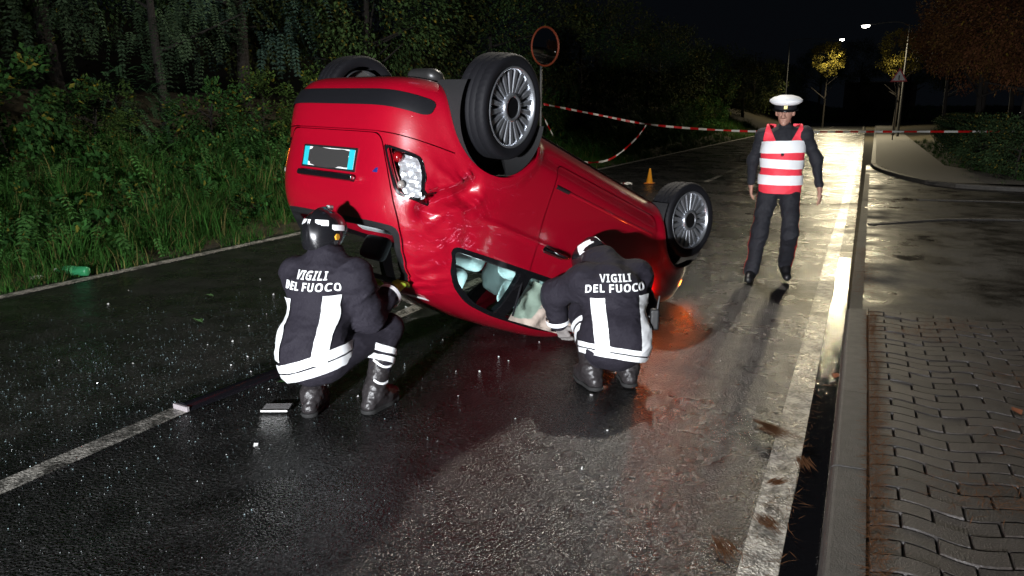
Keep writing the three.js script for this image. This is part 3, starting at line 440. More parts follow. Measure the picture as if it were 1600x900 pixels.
function nets(f, lo, hi, h) { // naive surface nets with normals from the field
  const nx = Math.ceil((hi.x - lo.x) / h) + 1, ny = Math.ceil((hi.y - lo.y) / h) + 1, nz = Math.ceil((hi.z - lo.z) / h) + 1;
  const F = new Float32Array(nx * ny * nz); let q = 0;
  for (let k = 0; k < nz; k++) for (let j = 0; j < ny; j++) for (let i = 0; i < nx; i++) F[q++] = f(lo.x + i * h, lo.y + j * h, lo.z + k * h);
  const id = (i, j, k) => i + nx * (j + ny * k), vid = new Int32Array(nx * ny * nz).fill(-1), pos = [], idx = [];
  for (let k = 0; k < nz - 1; k++) for (let j = 0; j < ny - 1; j++) for (let i = 0; i < nx - 1; i++) {
    let m = 0, sx = 0, sy = 0, sz = 0; const c = [];
    for (let t = 0; t < 8; t++) { c.push(F[id(i + (t & 1), j + ((t >> 1) & 1), k + ((t >> 2) & 1))]); }
    let neg = 0; for (const v of c) if (v < 0) neg++; if (neg === 0 || neg === 8) continue;
    for (let a = 0; a < 8; a++) for (const bit of [1, 2, 4]) if (!(a & bit)) { const b = a | bit; if ((c[a] < 0) !== (c[b] < 0)) { const t = c[a] / (c[a] - c[b]); sx += (a & 1) + (bit === 1 ? t : 0); sy += ((a >> 1) & 1) + (bit === 2 ? t : 0); sz += ((a >> 2) & 1) + (bit === 4 ? t : 0); m++; } }
    vid[id(i, j, k)] = pos.length / 3; pos.push(lo.x + (i + sx / m) * h, lo.y + (j + sy / m) * h, lo.z + (k + sz / m) * h);
  }
  for (let k = 1; k < nz - 1; k++) for (let j = 1; j < ny - 1; j++) for (let i = 1; i < nx - 1; i++) {
    const s = F[id(i, j, k)] < 0; const quad = (a, b, c, d, fl) => { if (a < 0 || b < 0 || c < 0 || d < 0) return; fl ? idx.push(a, b, c, a, c, d) : idx.push(a, c, b, a, d, c); };
    if (s !== F[id(i + 1, j, k)] < 0) quad(vid[id(i, j - 1, k - 1)], vid[id(i, j, k - 1)], vid[id(i, j, k)], vid[id(i, j - 1, k)], s);
    if (s !== F[id(i, j + 1, k)] < 0) quad(vid[id(i - 1, j, k - 1)], vid[id(i - 1, j, k)], vid[id(i, j, k)], vid[id(i, j, k - 1)], s);
    if (s !== F[id(i, j, k + 1)] < 0) quad(vid[id(i - 1, j - 1, k)], vid[id(i, j - 1, k)], vid[id(i, j, k)], vid[id(i - 1, j, k)], s);
  }
  const g = new THREE.BufferGeometry(); g.setAttribute('position', new THREE.Float32BufferAttribute(pos, 3)); g.setIndex(idx);
  const nr = new Float32Array(pos.length), e = h * 0.4; for (let i = 0; i < pos.length; i += 3) { const [x, y, z] = [pos[i], pos[i + 1], pos[i + 2]]; let a = f(x + e, y, z) - f(x - e, y, z), b = f(x, y + e, z) - f(x, y - e, z), c = f(x, y, z + e) - f(x, y, z - e); const l = Math.hypot(a, b, c) || 1; nr.set([a / l, b / l, c / l], i); }
  g.setAttribute('normal', new THREE.BufferAttribute(nr, 3));
  const uv = []; for (let i = 0; i < pos.length; i += 3) uv.push(pos[i] + pos[i + 2] * 0.7, pos[i + 1]); g.setAttribute('uv', new THREE.Float32BufferAttribute(uv, 2));
  return g;
}
const fall = (f, o, d, max = 0.9) => { let t = 0; const p = V(); for (let i = 0; i < 80; i++) { p.copy(o).addScaledVector(d, t); const s = f(p.x, p.y, p.z); if (s < 0.0008) break; t += s * 0.8; if (t > max) break; } return p; };
const grad = (f, p, e = 0.006) => V(f(p.x + e, p.y, p.z) - f(p.x - e, p.y, p.z), f(p.x, p.y + e, p.z) - f(p.x, p.y - e, p.z), f(p.x, p.y, p.z + e) - f(p.x, p.y, p.z - e)).normalize();
// a band of tape laid on a field: at(u, v) gives a start outside and a direction inwards
function tape(f, nu, nv, at, lift = 0.005) {
  const pos = [], ix = [], uv = [];
  for (let j = 0; j <= nv; j++) for (let i = 0; i <= nu; i++) { const [o, d] = at(i / nu, j / nv); const p = fall(f, o, d), n = grad(f, p, 0.012); p.addScaledVector(n, lift); pos.push(p.x, p.y, p.z); uv.push(i / nu, j / nv); }
  for (let j = 0; j < nv; j++) for (let i = 0; i < nu; i++) { const a = j * (nu + 1) + i; ix.push(a, a + 1, a + nu + 1, a + 1, a + nu + 2, a + nu + 1); }
  const g = new THREE.BufferGeometry(); g.setAttribute('position', new THREE.Float32BufferAttribute(pos, 3)); g.setAttribute('uv', new THREE.Float32BufferAttribute(uv, 2)); g.setIndex(ix); g.computeVertexNormals(); return g;
}
const font = await new FontLoader().loadAsync('fonts/droid/droid_sans_bold.typeface.json');
// lettering laid on a field letter by letter
function letters(f, text, size, centre, right, up, into, mat, parent) {
  let x = 0; const items = [];
  for (const ch of text) { const s = font.generateShapes(ch, size); const adv = (font.data.glyphs[ch]?.ha ?? 600) / font.data.resolution * size * 1.04; if (s.length) items.push([s, x]); x += adv; }
  for (const [s, x0] of items) {
    let g = new THREE.ExtrudeGeometry(s, { depth: 0.004, bevelEnabled: false, curveSegments: 4 }); const p = g.attributes.position;
    for (let i = 0; i < p.count; i++) { const u = x0 + p.getX(i) - x / 2, v = p.getY(i), w = p.getZ(i); const o = centre.clone().addScaledVector(right, u).addScaledVector(up, v).addScaledVector(into, -0.45); const q = fall(f, o, into); const n = grad(f, q, 0.03); q.addScaledVector(n, 0.003 + w); p.setXYZ(i, q.x, q.y, q.z); }
    g.computeVertexNormals(); part('letter', g, mat, parent);
  }
}
const cell = (u, v) => { const a = tile(u, v, 10, 41), b = tile(u, v, 26, 42); return 128 + 50 * a + 30 * b; };
const wrinkle = dataTex(512, (u, v) => { const h = cell(u, v) + ((Math.floor(u * 170) + Math.floor(v * 170)) % 2) * 8; return [h, h, h]; }, { rep: 2.2 });
const turnout = phys(0.018, 0.016, 0.023, 0.8, { specularIntensity: 0.4,  bumpMap: wrinkle, bumpScale: 0.006 });
const silver = std(0.90, 0.92, 0.93, 0.42, { side: THREE.DoubleSide });
const leather = std(0.024, 0.021, 0.022, 0.42, { bumpMap: wrinkle, bumpScale: 0.004 });
const skinM = phys(0.42, 0.23, 0.17, 0.55);
const fold = (x, y, z, s) => { const w = 0.25 * n3(x * 2.2, y * 2.2 + s, z * 2.2); return 0.007 * n3(x * 4 + s, y * 5, z * 4) + 0.011 * (Math.abs(n3(x * 3.2 + y * 2.4 + w, y * 6.5 + s - x * 2.2 + w * 2, z * 3.2)) - 0.3) + 0.004 * (Math.abs(n3(x * 9 + w * 3, y * 15 + s, z * 9)) - 0.3); };

function hand(f0, wrist, dir, palm, k = 1, curl = 0.5, thumbSide = 1) { // five fingers of their own lengths on a flat palm; returns fields
  const d = dir.clone().normalize(), n = palm.clone().addScaledVector(d, -palm.dot(d)).normalize(), s = V().crossVectors(d, n).multiplyScalar(thumbSide); // s points to the thumb side
  const out = []; const at = (a, b, c) => wrist.clone().addScaledVector(d, a * k).addScaledVector(s, b * k).addScaledVector(n, c * k);
  out.push(cone(at(-0.02, 0, 0), at(0.03, 0.004, 0), 0.026 * k, 0.026 * k)); for (const b of [-0.028, -0.009, 0.010, 0.029]) out.push(cone(at(0.015, b * 0.6, 0), at(0.085, b, 0), 0.015 * k, 0.0125 * k));
  const L = [0.066, 0.08, 0.086, 0.076];
  [-0.029, -0.010, 0.010, 0.030].forEach((b, i) => { const l = L[i], c1 = curl * 0.7, c2 = curl * 1.5, c3 = curl * 2.1; let p = [0.088, b, 0]; const seg = [l * 0.48, l * 0.30, l * 0.24]; [c1, c2, c3].forEach((c, j) => { const q = [p[0] + seg[j] * Math.cos(c), p[1] * 1.02, p[2] + seg[j] * Math.sin(c)]; out.push(cone(at(...p), at(...q), (0.0098 - j * 0.0009) * k, (0.009 - j * 0.0009) * k)); p = q; }); });
  out.push(cone(at(0.02, 0.022, 0.004), at(0.052, 0.052, 0.016), 0.015 * k, 0.0115 * k), cone(at(0.052, 0.052, 0.016), at(0.088, 0.060, 0.028), 0.0112 * k, 0.009 * k));
  return out;
}
const bounds = (pts, m) => { const b = new THREE.Box3().setFromPoints(pts); return [b.min.subScalar(m), b.max.addScalar(m)]; };
function boot(parent, ankle, toe, shinDir, name = 'boot') {
  const fwd = toe.clone().sub(ankle).setY(0).normalize(), heel = ankle.clone().addScaledVector(fwd, -0.055).setY(Math.max(0.045, toe.y)); const top = ankle.clone().addScaledVector(shinDir, 0.20);
  const mid = ankle.clone().lerp(toe, 0.55); const side = V().crossVectors(fwd, V(0, 1, 0));
  const f = (x, y, z) => Math.max(blend([cone(heel, mid.clone().setY(Math.max(0.055, mid.y * 0.6)), 0.048, 0.05), cone(mid.clone().setY(0.058), toe.clone().setY(Math.max(0.052, toe.y)), 0.052, 0.050), cone(ankle, mid, 0.062, 0.05), cone(ankle, top, 0.060, 0.072)], 0.04)(x, y, z) + 0.003 * n3(x * 22, y * 30, z * 22), 0.004 - y);
  const [lo, hi] = bounds([heel, toe, top, V(heel.x, 0, heel.z)], 0.1); lo.y = -0.02;
  const b = part(name, nets(f, lo, hi, 0.009), leather, parent);
  // thick sole
  const sole = (x, y, z) => Math.max(blend([cone(heel.clone().setY(0.02), mid.clone().setY(0.02), 0.052, 0.055), cone(mid.clone().setY(0.02), toe.clone().setY(0.02), 0.056, 0.053)], 0.03)(x, y, z), y - 0.028, 0.0 - y);
  part('sole', nets(sole, V(lo.x, -0.02, lo.z), V(hi.x, 0.06, hi.z), 0.009), std(0.012, 0.012, 0.012, 0.8), b);
  // reflective piping on the shaft
  const ax = shinDir.clone().normalize(), e1 = V().crossVectors(ax, V(0.3, 0.1, 1)).normalize(), e2 = V().crossVectors(ax, e1);
  for (const [h, a0, a1] of [[0.16, -2.6, 0.0], [0.06, -2.2, -0.7]]) part('reflective_piping', tape(f, 18, 1, (u, v) => { const a = lerp(a0, a1, u), d = e1.clone().multiplyScalar(Math.cos(a)).addScaledVector(e2, Math.sin(a)); const o = ankle.clone().addScaledVector(ax, h + 0.014 * v + 0.02 * Math.cos(a * 2)).addScaledVector(d, 0.3); return [o, d.negate()]; }, 0.003), silver, b);
  return b;
}

function firefighter(o) { // joints in metres: x to the side, y up, z towards the road user's end; o.face is where he looks
  const t = thing('person', o.label, 'person', o.at, o.turn); t.scale.setScalar(o.size ?? 1);
  const { pelvis: P, chest: Ch, neck: N, head: H } = o; const fw = o.face.clone().setY(0).normalize(), rt = V().crossVectors(fw, V(0, 1, 0)).normalize();
  const hipR = P.clone().addScaledVector(rt, 0.10), hipL = P.clone().addScaledVector(rt, -0.10);
  const shR = o.shR, shL = o.shL;
  // the continuous body: trousers, trunk, neck, head
  const skinParts = [cone(P, Ch, 0.15, 0.15), cone(hipR, o.kneeR, 0.105, 0.078), cone(hipL, o.kneeL, 0.105, 0.078), cone(o.kneeR, o.ankR, 0.080, 0.058), cone(o.kneeL, o.ankL, 0.080, 0.058), cone(Ch, N, 0.12, 0.062), cone(N, H, 0.058, 0.06), cone(shR, shL, 0.07, 0.07), cone(shR, o.elR, 0.055, 0.045), cone(o.elR, o.haR, 0.045, 0.032), cone(shL, o.elL, 0.055, 0.045), cone(o.elL, o.haL, 0.045, 0.032)];
  const bodyF = blend(skinParts, 0.05); const f1 = (x, y, z) => bodyF(x, y, z) + fold(x, y, z, 3) * 0.6;
  const all = [P, Ch, N, H, shR, shL, o.elR, o.elL, o.haR, o.haL, o.kneeR, o.kneeL, o.ankR, o.ankL]; const [lo, hi] = bounds(all, 0.2);
  part('body', nets(f1, lo, hi, 0.014), turnout, t);
  part('face', headGeo(H, o.look), skinM, t);
  // jacket: fuller than the body, cut off along the hem
  const hemN = o.hemN.clone().normalize(), hemP = o.hemP;
  const jk = blend([ell(P.clone().lerp(Ch, 0.12), 0.208, 0.21, 0.195), cone(P.clone().lerp(Ch, 0.2), Ch, 0.185, 0.168), ell(Ch, 0.192, 0.185, 0.17), cone(shR, shL, 0.098, 0.098), cone(Ch, N, 0.15, 0.092), cone(shR, o.elR, 0.096, 0.080), cone(o.elR, o.haR.clone().lerp(o.elR, 0.12), 0.080, 0.066), cone(shL, o.elL, 0.096, 0.080), cone(o.elL, o.haL.clone().lerp(o.elL, 0.12), 0.080, 0.066), cone(N.clone().lerp(Ch, 0.25), N, 0.10, 0.098), ...(o.extra ?? [])], 0.065);
  const trunk = blend([ell(P.clone().lerp(Ch, 0.12), 0.208, 0.21, 0.195), cone(P.clone().lerp(Ch, 0.2), Ch, 0.185, 0.168), ell(Ch, 0.192, 0.185, 0.17), cone(shR, shL, 0.098, 0.098), cone(Ch, N, 0.15, 0.092)], 0.065);
  const jf = (x, y, z) => Math.max(jk(x, y, z) + fold(x, y, z, o.seed), -((x - hemP.x) * hemN.x + (y - hemP.y) * hemN.y + (z - hemP.z) * hemN.z));
  const jopen = (x, y, z) => jk(x, y, z) + fold(x, y, z, o.seed), topen = (x, y, z) => trunk(x, y, z) + fold(x, y, z, o.seed);
  const jacket = part('jacket', nets(jf, lo.clone().subScalar(0.05), hi.clone().addScalar(0.05), 0.0105), turnout, t);
  // hem bands: two silver tapes round the trunk
  const h1 = V().crossVectors(hemN, V(0, 0, 1)).normalize(), h2 = V().crossVectors(hemN, h1);
  const centre = o.hemC ?? hemP.clone();
  for (const [a, b] of o.bands) part('reflective_band', tape(topen, 96, 3, (u, v) => { const an = lerp(o.bandArc[0], o.bandArc[1], u), d = h1.clone().multiplyScalar(Math.cos(an)).addScaledVector(h2, Math.sin(an)); const s = centre.clone().addScaledVector(hemN, lerp(a, b, v)).addScaledVector(d, 0.6); return [s, d.negate()]; }, 0.0095), silver, jacket);
  // upright tapes on the back
  const into = o.into.clone().normalize(), up = o.upBack.clone().normalize(), right = V().crossVectors(into, up).normalize(), up2 = V().crossVectors(right, into).normalize();
  for (const [x, top, bot, w, lean] of o.stripes) part('reflective_stripe', tape(topen, 8, 60, (u, v) => [o.back.clone().addScaledVector(right, x + (u - 0.5) * w + lean * v).addScaledVector(up2, lerp(top, bot, v)).addScaledVector(into, -0.5), into.clone()], 0.0095), silver, jacket);
  const txt = new THREE.Group(); txt.name = 'lettering'; jacket.add(txt);
  for (const [s, size, x, y] of o.text) letters(jopen, s, size, o.back.clone().addScaledVector(right, x).addScaledVector(up2, y), right, up2, into, silver, txt);
  // cuffs and gloves
  for (const [el, ha, glove] of [[o.elR, o.haR, o.gloveR], [o.elL, o.haL, o.gloveL]]) {
    const ax = ha.clone().sub(el).normalize(), e1 = V().crossVectors(ax, V(0.2, 1, 0.1)).normalize(), e2 = V().crossVectors(ax, e1), L = ha.distanceTo(el);
    const sleeve = cone(el, ha.clone().lerp(el, 0.12), 0.080, 0.066);
    part('reflective_cuff', tape((x, y, z) => sleeve(x, y, z) - 0.006, 28, 2, (u, v) => { const a = u * Math.PI * 2, d = e1.clone().multiplyScalar(Math.cos(a)).addScaledVector(e2, Math.sin(a)); return [el.clone().addScaledVector(ax, L * 0.80 + 0.03 * v).addScaledVector(d, 0.25), d.negate()]; }, 0.004), silver, jacket);
    const gf = blend([cone(el.clone().lerp(ha, 0.86), ha, 0.045, 0.034), ...hand(0, ha, glove.dir, glove.palm, 1.12, glove.curl, glove.thumb)], 0.012); const [a, b] = bounds([el.clone().lerp(ha, 0.86), ha, ha.clone().addScaledVector(glove.dir.clone().normalize(), 0.19)], 0.07);
    part('glove', nets(gf, a, b, 0.005), glove.mat, t);
  }
  // trouser bands below the knee
  for (const [kn, an] of [[o.kneeR, o.ankR], [o.kneeL, o.ankL]]) { const ax = an.clone().sub(kn).normalize(), e1 = V().crossVectors(ax, V(0.2, 0.1, 1)).normalize(), e2 = V().crossVectors(ax, e1), L = an.distanceTo(kn); for (const [p, q] of [[0.30, 0.40], [0.44, 0.53]]) part('reflective_band', tape(f1, 32, 2, (u, v) => { const a = u * Math.PI * 2, d = e1.clone().multiplyScalar(Math.cos(a)).addScaledVector(e2, Math.sin(a)); return [kn.clone().addScaledVector(ax, L * lerp(p, q, v)).addScaledVector(d, 0.16), d.negate()]; }, 0.006), silver, t); }
  boot(t, o.ankR, o.toeR, o.kneeR.clone().sub(o.ankR).normalize()); boot(t, o.ankL, o.toeL, o.kneeL.clone().sub(o.ankL).normalize());
  helmet(t, H, o.look, o.helmet);
  return t;
}
// a head with brow, nose, mouth, chin and ears, looking along `look`
function headGeo(c, look) {
  const E = [ell(V(0, 0.02, -0.012), 0.074, 0.098, 0.092), ell(V(0, -0.045, 0.022), 0.056, 0.068, 0.066), cone(V(0, 0.018, 0.078), V(0, -0.022, 0.104), 0.009, 0.014), cone(V(-0.012, -0.028, 0.09), V(0.012, -0.028, 0.09), 0.010, 0.010), ell(V(0, -0.092, 0.062), 0.026, 0.02, 0.024), cone(V(-0.03, 0.034, 0.074), V(0.03, 0.034, 0.074), 0.012, 0.012), ell(V(-0.078, 0, -0.005), 0.012, 0.032, 0.02), ell(V(0.078, 0, -0.005), 0.012, 0.032, 0.02), cone(V(-0.02, -0.056, 0.078), V(0.02, -0.056, 0.078), 0.009, 0.009), cone(V(0, -0.06, -0.02), V(0, -0.16, -0.045), 0.052, 0.055)];
  const f0 = blend(E, 0.016), eyes = [ell(V(-0.031, 0.012, 0.082), 0.014, 0.009, 0.014), ell(V(0.031, 0.012, 0.082), 0.014, 0.009, 0.014)], mouth = cone(V(-0.022, -0.063, 0.088), V(0.022, -0.063, 0.088), 0.004, 0.004);
  const f = (x, y, z) => Math.max(Math.max(f0(x, y, z), -Math.min(eyes[0](x, y, z), eyes[1](x, y, z))), -mouth(x, y, z));
  const g = nets(f, V(-0.11, -0.22, -0.13), V(0.11, 0.14, 0.14), 0.005); const m = new THREE.Matrix4().lookAt(look.clone(), V(0, 0, 0), V(0, 1, 0)); m.setPosition(c); g.applyMatrix4(m); return g;
}
function helmet(parent, c, look, o) {
  const h = new THREE.Group(); h.name = 'helmet'; parent.add(h); const m = new THREE.Matrix4().lookAt(look.clone(), V(0, 0, 0), V(0, 1, 0)); h.quaternion.setFromRotationMatrix(m); h.position.copy(c); h.scale.setScalar(o.size ?? 1);
  const shellM = o.mat; const dome = ell(V(0, 0.045, -0.012), 0.132, 0.128, 0.160); const skirt = ell(V(0, -0.01, -0.035), 0.126, 0.15, 0.150), inner = ell(V(0, -0.02, -0.005), 0.104, 0.155, 0.125);
  const ridge = ell(V(0, 0.065, -0.02), 0.022, 0.122, 0.165);
  const df = (x, y, z) => Math.max(blend([dome, ridge, (a, b, e) => Math.max(skirt(a, b, e), e - 0.03 + (b < 0 ? -b * 0.6 : 0))], 0.03)(x, y, z), -inner(x, y, z), -(y + 0.095 - 0.1 * sstep(-0.02, 0.06, z)));
  part('shell', nets(df, V(-0.18, -0.14, -0.24), V(0.18, 0.24, 0.2), 0.006), shellM, h);
  const brim = blend([dome], 0.01); part('brim', tape((x, y, z) => ell(V(0, 0.0, -0.005), 0.15, 0.03, 0.175)(x, y, z), 40, 2, (u, v) => { const a = lerp(0.15, Math.PI - 0.15, u); const d = V(Math.cos(a), 0, Math.sin(a)); return [V(0, 0.01 + 0.015 * v, 0).addScaledVector(d, 0.5), d.negate()]; }, 0.001), shellM, h);
  const field = (x, y, z) => Math.min(dome(x, y, z), ridge(x, y, z), skirt(x, y, z));
  const strip = (a0, a1, y0, y1, name = 'reflective_strip') => part(name, tape(field, 26, 2, (u, v) => { const a = lerp(a0, a1, u), d = V(Math.cos(a), 0, Math.sin(a)); return [V(0, lerp(y0, y1, v), -0.01).addScaledVector(d, 0.5), d.negate()]; }, 0.004), silver, h);
  for (const s of o.strips) strip(...s);
  if (o.disc) { for (const s of [-1, 1]) { const g = new THREE.CylinderGeometry(0.022, 0.024, 0.02, 6); g.rotateZ(Math.PI / 2); const q = fall(field, V(s * 0.5, o.discY ?? 0.0, -0.055), V(-s, 0, 0)); g.translate(q.x, q.y, q.z); part('side_knob', g, std(0.75, 0.36, 0.03, 0.45), h); } }
  if (o.lamp) { part('torch', bar(V(0.15, 0.01, -0.02), V(0.15, 0.015, 0.10), 0.016), std(0.02, 0.02, 0.02, 0.5), h); part('top_mount', bx(0.03, 0.03, 0.05, 0.0, 0.185, 0.03, 0.008), std(0.3, 0.3, 0.3, 0.4), h); }
  return h;
}

const hiGlove = std(0.30, 0.42, 0.03, 0.7), darkGlove = std(0.02, 0.02, 0.022, 0.7), paleGlove = std(0.22, 0.20, 0.19, 0.7);
const blackShell = phys(0.010, 0.010, 0.012, 0.25, { clearcoat: 0.6 });
// firefighter at the rear window
firefighter({
  label: 'crouching firefighter in black striped jacket with yellow green gloves facing the rear window', at: [-2.52, -0.004, -3.20], turn: 0.62, seed: 1, size: 0.95,
  face: V(0.5, 0, -0.87), look: V(0.55, -0.16, -0.82), pelvis: V(-0.13, 0.36, 0.10), chest: V(-0.06, 0.72, -0.02), neck: V(-0.035, 0.915, -0.06), head: V(-0.035, 1.03, -0.12),
  shR: V(0.12, 0.82, 0.06), shL: V(-0.20, 0.81, -0.12), elR: V(0.19, 0.57, 0.00), haR: V(0.33, 0.66, -0.20), elL: V(-0.16, 0.60, -0.34), haL: V(0.12, 0.68, -0.42),
  kneeR: V(0.30, 0.46, -0.14), ankR: V(0.20, 0.115, 0.0), toeR: V(0.30, 0.05, -0.13), kneeL: V(-0.02, 0.42, -0.40), ankL: V(-0.16, 0.115, -0.03), toeL: V(-0.12, 0.05, -0.20),
  hemP: V(-0.13, 0.285, 0.10), hemN: V(-0.30, 1, -0.16), hemC: V(-0.11, 0.285, 0.08), bands: [[0.008, 0.062], [0.070, 0.118]], bandArc: [0, Math.PI * 2],
  back: V(-0.09, 0.70, 0.05), into: V(0.42, 0, -0.9), upBack: V(0.06, 1, -0.12), stripes: [[-0.135, 0.02, -0.31, 0.062, -0.02], [0.12, 0.045, -0.31, 0.072, -0.02]],
  text: [['VIGILI', 0.042, 0.005, 0.125], ['DEL FUOCO', 0.042, 0.005, 0.068]],
  gloveR: { dir: V(0.5, 0.35, -0.8), palm: V(-0.2, -1, 0), curl: 0.55, thumb: 1, mat: hiGlove }, gloveL: { dir: V(0.9, 0.1, -0.3), palm: V(0, -1, 0), curl: 0.6, thumb: -1, mat: hiGlove },
  helmet: { mat: blackShell, size: 0.88, disc: true, lamp: true, strips: [[-2.35, -0.85, 0.065, 0.10], [-0.7, 0.1, 0.04, 0.075], [-3.3, -2.5, 0.04, 0.075]] },
});
// firefighter at the driver's window
firefighter({
  label: 'crouching firefighter in black striped jacket reaching into the broken side window', at: [-1.29, -0.004, -4.22], turn: 0.35, seed: 6,
  face: V(-0.45, 0, -0.9), look: V(-0.5, -0.75, -0.6), pelvis: V(0.04, 0.27, 0.06), chest: V(0.02, 0.55, -0.08), neck: V(-0.04, 0.70, -0.22), head: V(-0.10, 0.675, -0.42),
  shR: V(0.155, 0.645, -0.20), shL: V(-0.15, 0.64, -0.06), elR: V(0.22, 0.44, -0.34), haR: V(0.05, 0.42, -0.56), elL: V(-0.33, 0.53, -0.20), haL: V(-0.31, 0.31, -0.26),
  kneeR: V(0.16, 0.42, -0.42), ankR: V(0.13, 0.11, -0.06), toeR: V(0.12, 0.05, -0.22), kneeL: V(-0.16, 0.40, -0.28), ankL: V(-0.10, 0.11, 0.02), toeL: V(-0.16, 0.05, -0.12),
  hemP: V(0.05, 0.195, 0.06), hemN: V(0.14, 1, -0.26), hemC: V(0.04, 0.195, 0.04), bands: [[0.006, 0.036], [0.044, 0.072]], bandArc: [0, Math.PI * 2],
  back: V(0.03, 0.55, 0.05), into: V(-0.05, -0.12, -1), upBack: V(-0.04, 1, -0.3), stripes: [[-0.105, 0.02, -0.30, 0.078, 0.02], [0.165, 0.03, -0.30, 0.07, 0.0]],
  text: [['VIGILI', 0.042, 0.0, 0.112], ['DEL FUOCO', 0.046, 0.0, 0.054]],
  extra: [ell(V(-0.03, 0.73, -0.21), 0.095, 0.07, 0.10), ell(V(-0.05, 0.745, -0.27), 0.09, 0.065, 0.09)],
  gloveR: { dir: V(-0.8, -0.1, -0.5), palm: V(0, -1, 0), curl: 0.6, thumb: -1, mat: darkGlove }, gloveL: { dir: V(0.35, -0.75, -0.3), palm: V(0.6, 0, -1), curl: 0.5, thumb: 1, mat: paleGlove },
  helmet: { mat: blackShell, size: 0.88, disc: false, lamp: false, strips: [[-2.6, -0.4, 0.05, 0.13]] },
});
{ // handset clipped to the second firefighter's side
  const r = thing('radio_handset', 'small black handset with stub aerial beside the firefighter at the side window', 'radio', [-1.29, 0.30, -4.22], 0.35);
  part('case', bx(0.055, 0.13, 0.045, 0.265, 0.13, 0.02, 0.014), std(0.012, 0.012, 0.013, 0.5), r); part('aerial', bar(V(0.28, 0.19, 0.02), V(0.29, 0.27, 0.015), 0.008, 0.006), std(0.012, 0.012, 0.013, 0.5), r); part('strap', bar(V(0.23, 0.14, 0.0), V(0.27, 0.14, 0.01), 0.012), std(0.012, 0.012, 0.013, 0.5), r);
}
